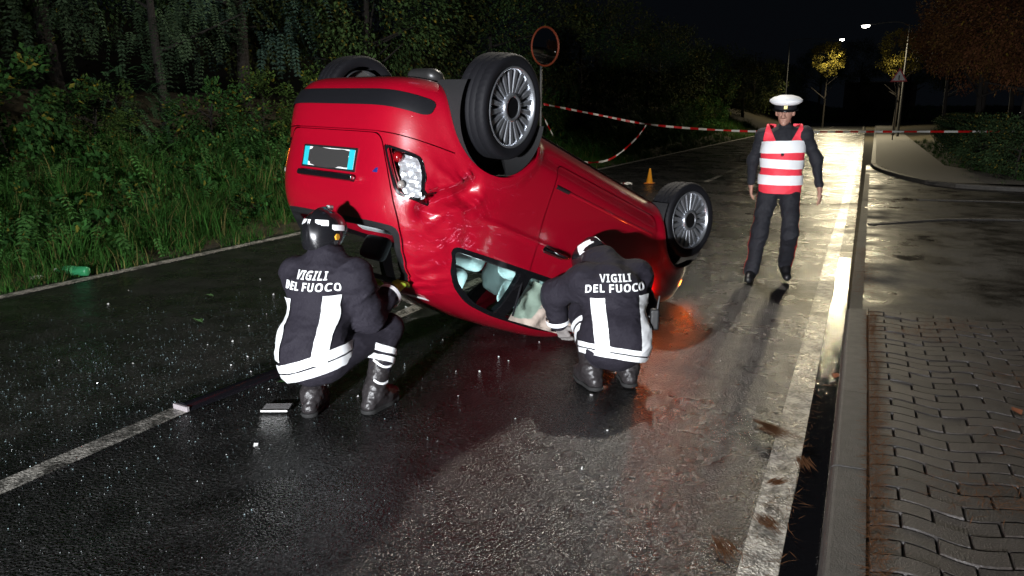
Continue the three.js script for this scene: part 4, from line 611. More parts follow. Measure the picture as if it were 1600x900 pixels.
// officer walking towards the camera in a red vest
{
  const t = thing('person', 'walking officer in red reflective vest, dark uniform and white topped cap', 'person', [-0.70, crown(-0.70), -7.75], 0.10);
  const navy = std(0.010, 0.011, 0.016, 0.8, { bumpMap: wrinkle, bumpScale: 0.006 });
  const J = { hl: V(-0.09, 0.93, 0), hr: V(0.09, 0.93, 0), kl: V(-0.15, 0.51, 0.06), kr: V(0.125, 0.51, 0.15), al: V(-0.205, 0.10, 0.05), ar: V(0.11, 0.16, -0.17), tl: V(-0.225, 0.045, 0.19), tr: V(0.135, 0.05, -0.04), ch: V(0, 1.28, 0), nk: V(0, 1.50, 0.0), sl: V(-0.185, 1.425, -0.03), sr: V(0.185, 1.44, 0.01), el: V(-0.27, 1.18, -0.12), er: V(0.31, 1.20, -0.06), wl: V(-0.27, 0.97, -0.17), wr: V(0.35, 0.97, 0.05) };
  const hd = V(-0.005, 1.635, 0.02);
  const f0 = blend([ell(V(0, 1.0, 0), 0.165, 0.15, 0.115), ell(J.ch, 0.175, 0.24, 0.125), cone(J.sl, J.sr, 0.068, 0.068), cone(V(0, 1.4, 0), J.nk, 0.09, 0.062), cone(J.hl, J.kl, 0.098, 0.075), cone(J.kl, J.al, 0.078, 0.068), cone(J.hr, J.kr, 0.098, 0.075), cone(J.kr, J.ar, 0.078, 0.068), cone(J.sl, J.el, 0.068, 0.055), cone(J.el, J.wl, 0.055, 0.042), cone(J.sr, J.er, 0.068, 0.055), cone(J.er, J.wr, 0.055, 0.042)], 0.04);
  const f = (x, y, z) => f0(x, y, z) + fold(x, y, z, 8) * (y < 0.9 ? 1.1 : 0.7);
  const [lo, hi] = bounds(Object.values(J), 0.14); lo.y = 0.02;
  part('body', nets(f, lo, hi, 0.012), navy, t);
  part('face', headGeo(hd, V(-0.16, -0.16, 1)), skinM, t);
  for (const [w, e, ts] of [[J.wl, J.el, -1], [J.wr, J.er, 1]]) { const d = w.clone().sub(e); const hf = blend(hand(0, w.clone().addScaledVector(d.clone().normalize(), 0.02), d.clone().setZ(d.z * 0.6), V(-ts, 0, -0.2), 1, 0.35, ts), 0.010); const [a, b] = bounds([w, w.clone().addScaledVector(d.clone().normalize(), 0.22)], 0.08); part('hand', nets(hf, a, b, 0.004), skinM, t); }
  const jf = blend([ell(V(0, 0.97, 0), 0.198, 0.34, 0.150), ell(V(0, 1.25, 0), 0.20, 0.25, 0.152), cone(V(-0.15, 1.45, -0.01), V(0.15, 1.45, -0.01), 0.085, 0.085)], 0.05);
  const vest0 = (x, y, z) => jf(x, y, z) + 0.5 * fold(x, y, z, 5);
  const cut = (x, y, z) => { const v = z > -0.02 ? (Math.abs(x) - 0.012 - Math.max(0, y - 1.26) * 0.48) * 0.9 : Math.abs(x) - 0.075 + Math.max(0, 1.47 - y) * 4; const neckV = y > 1.24 ? -v : -1; return Math.max(vest0(x, y, z), 0.88 - y, neckV, Math.abs(x) - 0.212 + Math.max(0, y - 1.25) * 0.18); };
  const vest = part('vest', nets(cut, V(-0.32, 0.82, -0.26), V(0.32, 1.6, 0.26), 0.008), std(0.86, 0.045, 0.075, 0.65), t);
  for (const [a, b, tilt] of [[1.265, 1.375, 0.004], [1.12, 1.205, -0.004], [0.965, 1.055, 0.0]]) part('reflective_band', tape(vest0, 72, 4, (u, v) => { const an = u * Math.PI * 2, d = V(Math.cos(an), 0, Math.sin(an)); return [V(0, lerp(a, b, v) + tilt * Math.cos(an) * 1.5, 0).addScaledVector(d, 0.5), d.negate()]; }, 0.011), silver, vest);
  part('trouser_stripe', tape(f, 3, 40, (u, v) => { const p = v < 0.5 ? J.hl.clone().lerp(J.kl, v * 2) : J.kl.clone().lerp(J.al, v * 2 - 1); return [p.add(V(-0.17, -0.04, 0.01 + (u - 0.5) * 0.03)), V(1, 0, 0)]; }, 0.004), std(0.42, 0.012, 0.012, 0.7), t);
  part('trouser_stripe', tape(f, 3, 40, (u, v) => { const p = v < 0.5 ? J.hr.clone().lerp(J.kr, v * 2) : J.kr.clone().lerp(J.ar, v * 2 - 1); return [p.add(V(0.17, -0.04, 0.01 + (u - 0.5) * 0.03)), V(-1, 0, 0)]; }, 0.004), std(0.42, 0.012, 0.012, 0.7), t);
  for (const [a, to, k] of [[J.al, J.tl, J.kl], [J.ar, J.tr, J.kr]]) { const fwd = to.clone().sub(a).setY(0).normalize(), heel = a.clone().addScaledVector(fwd, -0.06).setY(0.04), low = a === J.ar ? 0.02 : 0; const sf = (x, y, z) => Math.max(blend([cone(heel.clone().setY(0.05 + low * 2.5), to.clone().setY(0.045), 0.042, 0.042), cone(a, a.clone().lerp(to, 0.5), 0.055, 0.042)], 0.03)(x, y, z), 0.002 - y); const [p, q] = bounds([heel, to, a], 0.09); p.y = -0.01; part('shoe', nets(sf, p, q, 0.008), std(0.012, 0.012, 0.013, 0.3), t); }
  // cap: dark band, wide white crown, visor
  const cap = new THREE.Group(); cap.name = 'cap'; cap.position.set(hd.x, hd.y + 0.064, hd.z - 0.005); cap.rotation.x = 0.16; cap.scale.set(1.15, 0.92, 1.15); t.add(cap);
  const band = new THREE.CylinderGeometry(0.098, 0.094, 0.05, 40, 1, true); band.scale(0.92, 1, 1.12); part('band', band, std(0.010, 0.010, 0.014, 0.6, { side: THREE.DoubleSide }), cap);
  const top = new THREE.LatheGeometry([[0.001, 0.112], [0.05, 0.108], [0.10, 0.090], [0.128, 0.064], [0.130, 0.046], [0.112, 0.028], [0.096, 0.02]].map(([r, y]) => new THREE.Vector2(r, y)), 48); { const p = top.attributes.position; for (let i = 0; i < p.count; i++) p.setY(i, p.getY(i) + 0.12 * p.getZ(i) * sstep(0.02, 0.06, p.getY(i))); top.computeVertexNormals(); } top.scale(1, 1, 1.08); part('crown', top, std(0.90, 0.91, 0.92, 0.5, { side: THREE.DoubleSide }), cap);
  const vs = new THREE.SphereGeometry(0.125, 28, 6, 0.25, Math.PI - 0.5, 1.25, 0.5); vs.scale(0.85, 0.4, 1.15); vs.rotateY(Math.PI); vs.translate(0, -0.03, 0.0); { const p = vs.attributes.position; let mz = 0; for (let i = 0; i < p.count; i++) mz += p.getZ(i); if (mz < 0) vs.rotateY(Math.PI); } part('visor', vs, std(0.006, 0.006, 0.007, 0.2, { side: THREE.DoubleSide }), cap);
  part('emblem', bx(0.03, 0.035, 0.008, 0, 0.005, 0.112, 0.003), std(0.6, 0.5, 0.2, 0.3, { metalness: 0.8 }), cap);
}
// ------------------------------------------------------------ vegetation
function leafGeo(items) { // items: [centre, direction, normal, length, width, colour]; each leaf folded along its midrib
  const pos = [], col = [], ix = []; const s = V();
  for (const [c, d, n, l, w, k] of items) { const b = pos.length / 3; s.crossVectors(d, n).normalize(); const e = c.clone().addScaledVector(d, l), m = c.clone().addScaledVector(d, l * 0.45); const q = [c, m.clone().addScaledVector(s, w).addScaledVector(n, w * 0.25), e, m.clone().addScaledVector(s, -w).addScaledVector(n, w * 0.25)]; for (const p of q) { pos.push(p.x, p.y, p.z); col.push(k[0] * 1.5, k[1] * 1.6, k[2] * 1.5); } ix.push(b, b + 1, b + 2, b, b + 2, b + 3); }
  const g = new THREE.BufferGeometry(); g.setAttribute('position', new THREE.Float32BufferAttribute(pos, 3)); g.setAttribute('color', new THREE.Float32BufferAttribute(col, 3)); g.setIndex(ix); g.computeVertexNormals(); return g;
}
const leafMat = phys(1, 1, 1, 0.85, { vertexColors: true, side: THREE.DoubleSide, specularIntensity: 0.25 });
const unit = (R) => { for (;;) { const v = V(R() * 2 - 1, R() * 2 - 1, R() * 2 - 1); if (v.lengthSq() < 1 && v.lengthSq() > 0.01) return v; } };
function crown3(seed, r, clumps, perClump, leaf, base, spray) { // leaves in clumps on short sprays spread through an ellipsoid
  const R = rng(seed), items = [];
  for (let k = 0; k < clumps; k++) {
    const u = unit(R); u.normalize().multiplyScalar(0.45 + 0.55 * Math.pow(R(), 0.5)); const c = V(u.x * r[0], u.y * r[1], u.z * r[2]); const tone = 0.55 + R() * 0.9, out = u.clone().normalize();
    for (let j = 0; j < perClump; j++) {
      if (spray) { // a drooping stem with paired leaflets
        const d = out.clone().add(unit(R).multiplyScalar(0.8)).normalize(); d.y -= 0.35; d.normalize(); const o = c.clone().add(unit(R).multiplyScalar(spray * 1.2)), L = spray * (0.7 + R() * 0.6), side = V().crossVectors(d, V(0, 1, 0)).normalize(), nn = V().crossVectors(side, d).normalize();
        for (let q = 1; q <= 8; q++) for (const s of [-1, 1]) { const t = q / 8, p = o.clone().addScaledVector(d, L * t); p.y -= L * 0.35 * t * t; const ld = side.clone().multiplyScalar(s).addScaledVector(d, 0.35).add(V(0, -0.25, 0)).normalize(); const f = tone * (0.8 + R() * 0.4); items.push([p, ld, nn, leaf * (0.8 + 0.4 * R()), leaf * 0.22, [base[0] * f, base[1] * f, base[2] * f]]); }
      } else {
        const o = c.clone().add(unit(R).multiplyScalar(0.38 * Math.cbrt(r[0] * r[1] * r[2]) * 0.55)); const d = unit(R).add(out).normalize(); d.y -= 0.3; d.normalize(); const n = unit(R).add(V(0, 1, 0)).normalize(); const f = tone * (0.75 + R() * 0.5), w = R() < 0.06 ? 1 : 0; items.push([o, d, n, leaf * (0.7 + R() * 0.6), leaf * 0.3, [lerp(base[0] * f, 0.16, w * 0.6), lerp(base[1] * f, 0.12, w * 0.5), base[2] * f]]);
      }
    }
  }
  return leafGeo(items);
}
const bark = std(0.03, 0.025, 0.021, 0.95, { bumpMap: stoneBump, bumpScale: 0.01 });
function trunkGeo(h, r, seed, spread) { const R = rng(seed), g = [bar(V(0, -0.1, 0), V(0.1, h * 0.5, 0.05), r, r * 0.75, 9), bar(V(0.1, h * 0.5, 0.05), V(0.05, h, 0.1), r * 0.75, r * 0.4, 8)]; for (let k = 0; k < 7; k++) { const a = R() * 6.28, y = h * (0.35 + 0.5 * R()); g.push(bar(V(0.08, y, 0.05), V(Math.cos(a) * spread * (0.5 + R() * 0.5), y + spread * (0.1 + 0.6 * R()), Math.sin(a) * spread * (0.5 + R() * 0.5)), r * 0.35, r * 0.1, 6)); } return merge(g); }
const protos = {
  locust: [crown3(101, [2.3, 1.9, 2.3], 110, 7, 0.085, [0.019, 0.034, 0.027], 0.42), crown3(102, [2.5, 2.0, 2.2], 110, 7, 0.08, [0.021, 0.034, 0.018], 0.40)],
  broad: [crown3(103, [2.2, 1.9, 2.2], 130, 70, 0.10, [0.024, 0.042, 0.014]), crown3(104, [2.4, 2.1, 2.4], 130, 70, 0.11, [0.031, 0.037, 0.012])],
  shrub: [crown3(105, [0.85, 0.65, 0.85], 46, 60, 0.075, [0.017, 0.043, 0.011]), crown3(106, [0.75, 0.8, 0.75], 46, 60, 0.065, [0.028, 0.048, 0.011]), crown3(107, [0.9, 0.55, 0.9], 40, 9, 0.06, [0.023, 0.050, 0.022], 0.26)],
  rust: [crown3(108, [2.4, 2.2, 2.4], 130, 70, 0.11, [0.080, 0.030, 0.014]), crown3(109, [2.3, 2.0, 2.3], 130, 70, 0.10, [0.095, 0.042, 0.016])],
  yellow: [crown3(110, [1.7, 1.8, 1.7], 100, 50, 0.13, [0.075, 0.058, 0.010])],  // the yellow of the street lamps is painted into this leaf colour
  hedge: [crown3(111, [1.3, 0.75, 0.8], 90, 55, 0.06, [0.022, 0.038, 0.016])],
};
const trunks = [trunkGeo(4.2, 0.13, 201, 1.7), trunkGeo(4.0, 0.10, 202, 1.9)], stems = trunkGeo(0.9, 0.03, 203, 0.5);
function tree(name, label, x, z, crowns, k, cy, s, turn, group, tr = trunks[k % 2]) { const t = thing(name, label, 'tree', [x, bankH(x, z) - 0.04, z], turn, group); const tk = part('trunk', tr, bark, t); tk.scale.set(s, Math.max(0.6, (cy + 0.6) / 4.2), s); const c = part('crown', crowns[k % crowns.length], leafMat, t); c.position.y = cy; c.scale.setScalar(s); return t; }
{
  const L1 = 'locust tree with drooping feathery leaves on the wooded bank left of the road', L2 = 'dark broadleaf tree crowding the wooded bank left of the road';
  [[-11.2, 0.6, 0, 3.3, 1], [-12.6, -2.2, 1, 3.6, 1.15], [-10.9, -4.6, 0, 3.5, 1], [-12.2, -7.2, 1, 3.3, 1.1], [-10.9, -9.6, 1, 3.2, 0.9], [-12.0, -12.6, 0, 3.4, 1.1]].forEach(([x, z, k, y, s], i) => tree('locust_tree', L1, x, z, protos.locust, k, y, s, i * 1.3, 'locust trees on the bank'));
  [[-13.8, -0.6, 0, 3.2, 1.2], [-13.6, -5.2, 1, 3.3, 1.2], [-13.9, -9.8, 0, 3.2, 1.25], [-13.4, -14.6, 1, 3.2, 1.2], [-11.0, -15.6, 0, 2.9, 0.95], [-12.4, -19.0, 1, 3.1, 1.1], [-10.6, -21.5, 0, 2.8, 0.9], [-11.6, -25.5, 1, 2.8, 1.05], [-10.6, -30, 0, 2.6, 0.95], [-11.8, -35, 1, 3, 1.15], [-10.8, -41, 0, 2.7, 1], [-11.8, -48, 1, 3, 1.2], [-10.8, -56, 0, 2.8, 1.1], [-11.5, -66, 1, 3, 1.2], [-11, -78, 0, 3, 1.3], [-12, -92, 1, 3.2, 1.5], [-11.5, -106, 0, 3.4, 1.6], [-12, -120, 1, 3.4, 1.7]].forEach(([x, z, k, y, s], i) => tree('broadleaf_tree', L2, x, z, protos.broad, k, y, s, i * 2.1, 'broadleaf trees on the bank'));
  const R = rng(77); const SL = ['low rounded green shrub at the top of the grass verge', 'upright yellowish green shrub at the top of the grass verge', 'ferny low bush at the top of the grass verge'];
  for (let i = 0, z = 1.2; z > -62; i++) { const k = Math.floor(R() * 3), s = 0.8 + R() * 0.6, x = -10.0 - R() * 1.2 + (z < -16 ? 0.4 : 0); const t = thing(['round_shrub', 'upright_shrub', 'ferny_bush'][k], SL[k], 'shrub', [x, bankH(x, z) - 0.04, z], R() * 6, ['round shrubs on the verge', 'upright shrubs on the verge', 'ferny bushes on the verge'][k]); const st = part('stem', stems, bark, t); st.scale.setScalar(s); const c = part('foliage', protos.shrub[k], leafMat, t); c.position.y = 0.62 * s; c.scale.setScalar(s); z -= 0.9 + R() * 0.6 + Math.max(0, -z - 20) * 0.05; }
}
{ // right of the road: hedge, rust-leaved trees, trees with yellow lamplight put into their leaf colour
  const R = rng(78); for (let i = 0; i < 14; i++) { const z = -21.2 - i * 2.1, x = 3.3 + 0.18 * i * (i < 4 ? 1 : 0.6) - (i > 0 ? 0.5 : 0) ; const t = thing('hedge', 'dark clipped hedge bush lining the pavement beyond the driveway', 'hedge', [x, 0.05, z], R() * 0.6 + 1.4, 'hedge bushes along the far pavement'); part('stem', stems, bark, t).position.y = 0; const c = part('foliage', protos.hedge[0], leafMat, t); c.position.y = 0.72; }
  for (let i = 0; i < 4; i++) { const x = 5.0 + i * 2.1, z = -20.9 - i * 0.3; const t = thing('hedge', 'dark clipped hedge bush bordering the back of the driveway', 'hedge', [x, 0.05, z], 0.1 * i, 'hedge bushes behind the driveway'); part('stem', stems, bark, t); const c = part('foliage', protos.hedge[0], leafMat, t); c.position.y = 0.72; }
  [[6.2, -25, 0, 4.2, 1.1], [9.2, -27, 1, 4.2, 1.2], [4.9, -31, 1, 4.6, 1.05], [7.6, -33, 0, 4.5, 1.2], [4.4, -39, 0, 5.0, 1.1], [11.5, -33, 0, 4.6, 1.4], [6.5, -45, 1, 5.2, 1.3], [10, -42, 0, 5, 1.4], [4.3, -28, 0, 4.3, 0.85], [3.9, -34.5, 1, 4.8, 0.95], [3.6, -45, 1, 5.6, 1.0]].forEach(([x, z, k, y, s], i) => tree('rust_leaved_tree', 'autumn tree with rust brown leaves standing behind the hedge', x, z, protos.rust, k, y, s, i * 1.7, 'rust brown trees behind the hedge'));
  tree('lamp_tinted_tree', 'tree with yellow lamplight painted into its leaves close to the distant lit street lamp', 1.7, -57.8, protos.yellow, 0, 5.5, 0.85, 0.4, undefined, trunks[0]);
  tree('young_lamp_tinted_tree', 'slim tree with yellow lamplight painted into its leaves across the bend from the distant street lamp', -4.4, -92.5, protos.yellow, 0, 7.4, 1.0, 1.9, undefined, trunks[1]);
  [[-7.5, -138], [-1.6, -141], [5.5, -134], [10, -126]].forEach(([x, z], i) => tree('bend_tree', 'dark tree standing on the rise where the road bends', x, z, protos.broad, i, 8.0, 1.7, i, 'dark trees on the rise at the bend'));
  // pale wall at the bend
  const w = thing('garden_wall', 'pale rendered wall behind the trees at the bend', 'wall', [1.6, bankH(1.6, -144) - 0.1, -145]); part('wall', bx(11, 4.6, 0.3, 0, 2.3, 0), std(0.42, 0.40, 0.36, 0.9, { map: stoneTex }), w); part('coping', bx(11.2, 0.16, 0.42, 0, 4.68, 0), std(0.3, 0.29, 0.27, 0.9), w);
}
{ // tall grass and weeds on the verge
  const blade = (R, n, h, w, lean) => { const items = [], pos = [], col = [], ix = []; void items; for (let k = 0; k < n; k++) { const a = R() * 6.28, l = lean * (0.3 + R()), hh = h * (0.55 + 0.6 * R()), x0 = (R() - 0.5) * 0.14, z0 = (R() - 0.5) * 0.14, dx = Math.cos(a), dz = Math.sin(a), b = pos.length / 3, f = 0.65 + R() * 0.7, dry = R() < 0.07 ? 1 : 0; for (let j = 0; j <= 4; j++) { const t = j / 4, ww = w * (1 - t * 0.92), px = x0 + dx * l * t * t, py = hh * (t - 0.32 * l / 0.3 * t * t * t), pz = z0 + dz * l * t * t; pos.push(px - dz * ww, py, pz + dx * ww, px + dz * ww, py, pz - dx * ww); for (let q = 0; q < 2; q++) col.push(lerp(0.038, 0.15, dry) * f, lerp(0.120, 0.13, dry) * f, lerp(0.020, 0.045, dry) * f); } for (let j = 0; j < 4; j++) { const c = b + j * 2; ix.push(c, c + 1, c + 2, c + 1, c + 3, c + 2); } } const g = new THREE.BufferGeometry(); g.setAttribute('position', new THREE.Float32BufferAttribute(pos, 3)); g.setAttribute('color', new THREE.Float32BufferAttribute(col, 3)); g.setIndex(ix); g.computeVertexNormals(); return g; };
  const R = rng(55), V3 = [blade(R, 16, 0.42, 0.006, 0.26), blade(R, 14, 0.60, 0.007, 0.34), blade(R, 18, 0.26, 0.006, 0.22)];
  const n = [6500, 4600, 5200], names = ['grass', 'tall_grass', 'short_grass'], lab = ['green grass covering the roadside verge', 'tall arching grass tufts on the roadside verge', 'short grass creeping over the road edge']; const m4 = new THREE.Matrix4(), q = new THREE.Quaternion(), e = new THREE.Euler(), c = new THREE.Color();
  V3.forEach((g, k) => { const im = new THREE.InstancedMesh(g, leafMat, n[k]); for (let i = 0; i < n[k]; i++) { const t = R(), z = 2.5 - 70 * Math.pow(t, 1.9); const x = k === 2 ? -7.16 - Math.pow(R(), 1.4) * 2.2 : -7.38 - Math.pow(R(), 1.1) * 3.2 - 0.02 * Math.max(0, -z); e.set((R() - 0.5) * 0.4, R() * 6.28, (R() - 0.5) * 0.4); const s = (0.7 + R() * 0.7) * (0.8 + 0.5 * n2(x * 0.6, z * 0.6)); m4.compose(V(x, bankH(x, z) - 0.045, z), q.setFromEuler(e), V(s, s, s)); im.setMatrixAt(i, m4); im.setColorAt(i, c.setScalar(0.7 + 0.5 * R())); } stuff(im, names[k], lab[k], 'grass'); });
  const weed = crown3(131, [0.22, 0.2, 0.22], 14, 9, 0.075, [0.022, 0.068, 0.016]), fern = crown3(132, [0.2, 0.16, 0.2], 6, 4, 0.05, [0.028, 0.072, 0.018], 0.24);
  [[weed, 900, 'weeds', 'broad leaved weeds among the verge grass'], [fern, 650, 'ferns', 'small ferny weeds among the verge grass']].forEach(([g, cnt, nm, lb]) => { const im = new THREE.InstancedMesh(g, leafMat, cnt); for (let i = 0; i < cnt; i++) { const z = 2.5 - 66 * Math.pow(R(), 1.8), x = -7.6 - R() * 3 - 0.02 * Math.max(0, -z); const s = 0.6 + R() * 1.0; e.set(0, R() * 6.28, 0); m4.compose(V(x, bankH(x, z) + 0.12 * s, z), q.setFromEuler(e), V(s, s, s)); im.setMatrixAt(i, m4); im.setColorAt(i, c.setScalar(0.65 + 0.6 * R())); } stuff(im, nm, lb, 'weeds'); });
  { const im = new THREE.InstancedMesh(V3[2], leafMat, 1500); for (let i = 0; i < 1500; i++) { const z = -127 - R() * 22, x = -16 + R() * 36; e.set(0, R() * 6.28, 0); const s = 1 + R() * 1.3; m4.compose(V(x, bankH(x, z) - 0.05, z), q.setFromEuler(e), V(s, s, s)); im.setMatrixAt(i, m4); im.setColorAt(i, c.setScalar(0.7 + 0.5 * R())); } stuff(im, 'rise_grass', 'grass on the rise where the road bends', 'grass'); }
  // right-hand border under the hedge
  const im = new THREE.InstancedMesh(V3[2], leafMat, 700); for (let i = 0; i < 700; i++) { const z = -19.6 - R() * 30, x = 2.3 + R() * 2.4; e.set(0, R() * 6.28, 0); const s = 0.4 + R() * 0.6; m4.compose(V(x, bankH(x, z) - 0.04, z), q.setFromEuler(e), V(s, s, s)); im.setMatrixAt(i, m4); im.setColorAt(i, c.setScalar(0.6 + 0.5 * R())); } stuff(im, 'border_grass', 'thin grass under the hedge beside the far pavement', 'grass');
}
// ------------------------------------------------------------ street things and debris
{ // round traffic mirror on the verge
  const t = thing('traffic_mirror', 'round convex traffic mirror with an orange rim on a grey post', 'mirror', [-7.75, bankH(-7.75, -19.1), -19.0], 1.15);
  const y = 3.2; part('post', bar(V(0, -0.1, -0.16), V(0, y + 0.3, -0.16), 0.035), std(0.22, 0.22, 0.22, 0.5, { metalness: 0.5 }), t);
  const head = new THREE.Group(); head.name = 'mirror_head'; head.position.set(0, y, 0); head.rotation.x = 0.05; t.add(head);
  const dome = new THREE.SphereGeometry(1.15, 40, 14, 0, Math.PI * 2, 0, 0.42); dome.rotateX(Math.PI / 2); dome.translate(0, 0, -1.05); part('mirror_glass', dome, std(0.75, 0.76, 0.78, 0.03, { metalness: 1 }), head);
  part('rim', new THREE.TorusGeometry(0.485, 0.024, 10, 56), std(0.30, 0.055, 0.02, 0.6), head); part('back', new THREE.CylinderGeometry(0.48, 0.4, 0.06, 40).rotateX(Math.PI / 2).translate(0, 0, -0.06), std(0.5, 0.09, 0.02, 0.6), head);
}
{ // red and white barrier tape
  const stripes = dataTex(64, (u) => (Math.floor(u * 2) % 2 ? [205, 205, 200] : [185, 16, 18]), { srgb: true, m: 4 });
  const ribbon = (name, pts, label, sag) => { const c = new THREE.CatmullRomCurve3(pts), n = 160, L = c.getLength(), pos = [], uv = [], ix = []; for (let i = 0; i <= n; i++) { const t = i / n, p = c.getPoint(t); const tw = 0.5 * Math.sin(t * 23 + sag) + 0.4 * Math.sin(t * 61); for (const s of [-1, 1]) { pos.push(p.x, p.y + s * 0.026 * Math.cos(tw), p.z + s * 0.026 * Math.sin(tw)); uv.push(t * L / 0.42, s > 0 ? 1 : 0); } } for (let i = 0; i < n; i++) { const a = i * 2; ix.push(a, a + 2, a + 1, a + 1, a + 2, a + 3); } const g = new THREE.BufferGeometry(); g.setAttribute('position', new THREE.Float32BufferAttribute(pos, 3)); g.setAttribute('uv', new THREE.Float32BufferAttribute(uv, 2)); g.setIndex(ix); g.computeVertexNormals(); return solo(name, g, std(1, 1, 1, 0.45, { map: stripes, side: THREE.DoubleSide }), label, 'tape'); };
  ribbon('barrier_tape', [V(-7.72, 1.83, -18.84), V(-6.3, 1.55, -19.2), V(-5.11, 1.33, -19.4), V(-3.2, 1.17, -20.2), V(-1.3, 1.13, -21.3), V(0.6, 1.13, -22.4), V(3.9, 1.13, -23.9)], 'red and white barrier tape stretched across the road behind the officer', 0);
  ribbon('barrier_tape', [V(-7.75, 1.55, -18.84), V(-7.35, 1.05, -18.6), V(-6.75, 0.5, -18.1), V(-5.9, 0.43, -18.6), V(-5.3, 0.95, -19.1), V(-5.11, 1.30, -19.4)], 'slack loop of red and white tape sagging from the stretched tape', 2);
  ribbon('barrier_tape', [V(-5.3, 0.03, -16.6), V(-5.0, 0.02, -16.9), V(-4.85, 0.05, -16.7), V(-4.7, 0.03, -16.8)], 'short torn end of barrier tape lying on the far lane', 1);
  const p = thing('tape_post', 'thin grey stake holding the barrier tape at the hedge', 'post', [3.9, 0.05, -23.9]); part('stake', bar(V(0, 0, 0), V(0, 1.35, 0), 0.02), std(0.2, 0.2, 0.2, 0.6), p);
}
{ // small lit cone standing in the far lane
  const t = thing('traffic_cone', 'small orange warning cone standing in the far lane', 'traffic cone', [-4.45, crown(-4.45) + 0.004, -17.4]);
  part('base', bx(0.22, 0.025, 0.22, 0, 0.0125, 0, 0.008), std(0.55, 0.16, 0.02, 0.6), t);
  part('body', new THREE.LatheGeometry([[0.001, 0.36], [0.016, 0.355], [0.024, 0.33], [0.075, 0.03], [0.078, 0.025]].map(([r, y]) => new THREE.Vector2(r, y)), 28), std(0.86, 0.36, 0.02, 0.45), t);
}
{ // triangular warning sign far down the pavement
  const t = thing('warning_sign', 'triangular red bordered warning sign beside the far pavement', 'sign', [1.42, 0.1, -48], 0.05);
  part('post', bar(V(0, 0, -0.04), V(0, 3.6, -0.04), 0.03), std(0.05, 0.05, 0.05, 0.7), t);
  const tri = (r) => { const s = new THREE.Shape(); for (let k = 0; k < 3; k++) { const a = Math.PI / 2 + k * 2.0944; k ? s.lineTo(r * Math.cos(a), r * Math.sin(a)) : s.moveTo(r * Math.cos(a), r * Math.sin(a)); } s.closePath(); return s; };
  const tg = (r, z, d) => new THREE.ExtrudeGeometry(tri(r), { depth: d, bevelEnabled: false }).translate(0, 3.4, z);
  part('border', tg(0.5, 0, 0.01), std(0.5, 0.02, 0.02, 0.5), t); part('panel', tg(0.36, 0.012, 0.004), std(0.75, 0.75, 0.75, 0.5), t); part('symbol', bx(0.06, 0.26, 0.003, 0, 3.37, 0.019), std(0.02, 0.02, 0.02, 0.6), t);
}
{ // small lamp far behind the hedge
  const t = thing('garden_lamp', 'small white lamp glowing behind the hedge', 'lamp', [5.6, 0.1, -36.3]);
  part('post', bar(V(0, 0, 0), V(0, 1.42, 0), 0.03), std(0.05, 0.05, 0.05, 0.6), t); part('lamp_globe', ball(V(0, 1.5, 0), 0.09), std(1, 1, 0.95, 0.4, { emissive: lin(1, 0.97, 0.9), emissiveIntensity: 10 }), t);
  const l = new THREE.PointLight(lin(1, 0.95, 0.85), 1.2); l.position.set(0, 1.5, 0.14); l.castShadow = true; t.add(l);
}
{ // green plastic bottle on the edge line
  const t = thing('plastic_bottle', 'crumpled green plastic bottle lying on the edge line by the grass', 'bottle', [-7.26, 0.045, -5.02], 0.25);
  const g = new THREE.LatheGeometry([[0.001, -0.165], [0.036, -0.165], [0.044, -0.15], [0.046, -0.1], [0.041, -0.07], [0.046, -0.04], [0.046, 0.05], [0.04, 0.09], [0.018, 0.14], [0.015, 0.165]].map(([r, y]) => new THREE.Vector2(r, y)), 28); { const p = g.attributes.position; for (let i = 0; i < p.count; i++) { const f = 1 + 0.09 * n3(p.getX(i) * 22, p.getY(i) * 16, p.getZ(i) * 22); p.setX(i, p.getX(i) * f); p.setZ(i, p.getZ(i) * f * 0.93); } g.computeVertexNormals(); } g.rotateZ(Math.PI / 2); g.scale(1.1, 1.1, 1.1);
  part('bottle', g, phys(0.08, 0.52, 0.22, 0.15, { transmission: 0.45, thickness: 0, side: THREE.DoubleSide }), t);
  part('label_wrap', new THREE.CylinderGeometry(0.052, 0.052, 0.07, 24, 1, true).rotateZ(Math.PI / 2).translate(0.0, 0, 0), std(0.10, 0.42, 0.16, 0.5, { side: THREE.DoubleSide }), t);
  part('cap', new THREE.CylinderGeometry(0.019, 0.019, 0.022, 16).rotateZ(Math.PI / 2).translate(-0.19, 0, 0), std(0.7, 0.72, 0.7, 0.5), t);
}
{ const g = new THREE.IcosahedronGeometry(0.05, 2); const p = g.attributes.position; for (let i = 0; i < p.count; i++) { const f = 1 + 0.5 * n3(p.getX(i) * 30, p.getY(i) * 30, p.getZ(i) * 30); p.setXYZ(i, p.getX(i) * f, p.getY(i) * f * 0.35 + 0.012, p.getZ(i) * f); } g.computeVertexNormals(); const m = solo('paper_scrap', g, std(0.7, 0.68, 0.62, 0.8), 'crumpled white paper scrap beside the green bottle', 'litter'); m.position.set(-7.38, 0.01, -4.72);
  const m2 = solo('paper_scrap', g, std(0.72, 0.72, 0.7, 0.8), 'white paper scrap beside the torn tape end in the far lane', 'litter'); m2.position.set(-4.78, 0.02, -16.75); m2.scale.setScalar(1.8); }
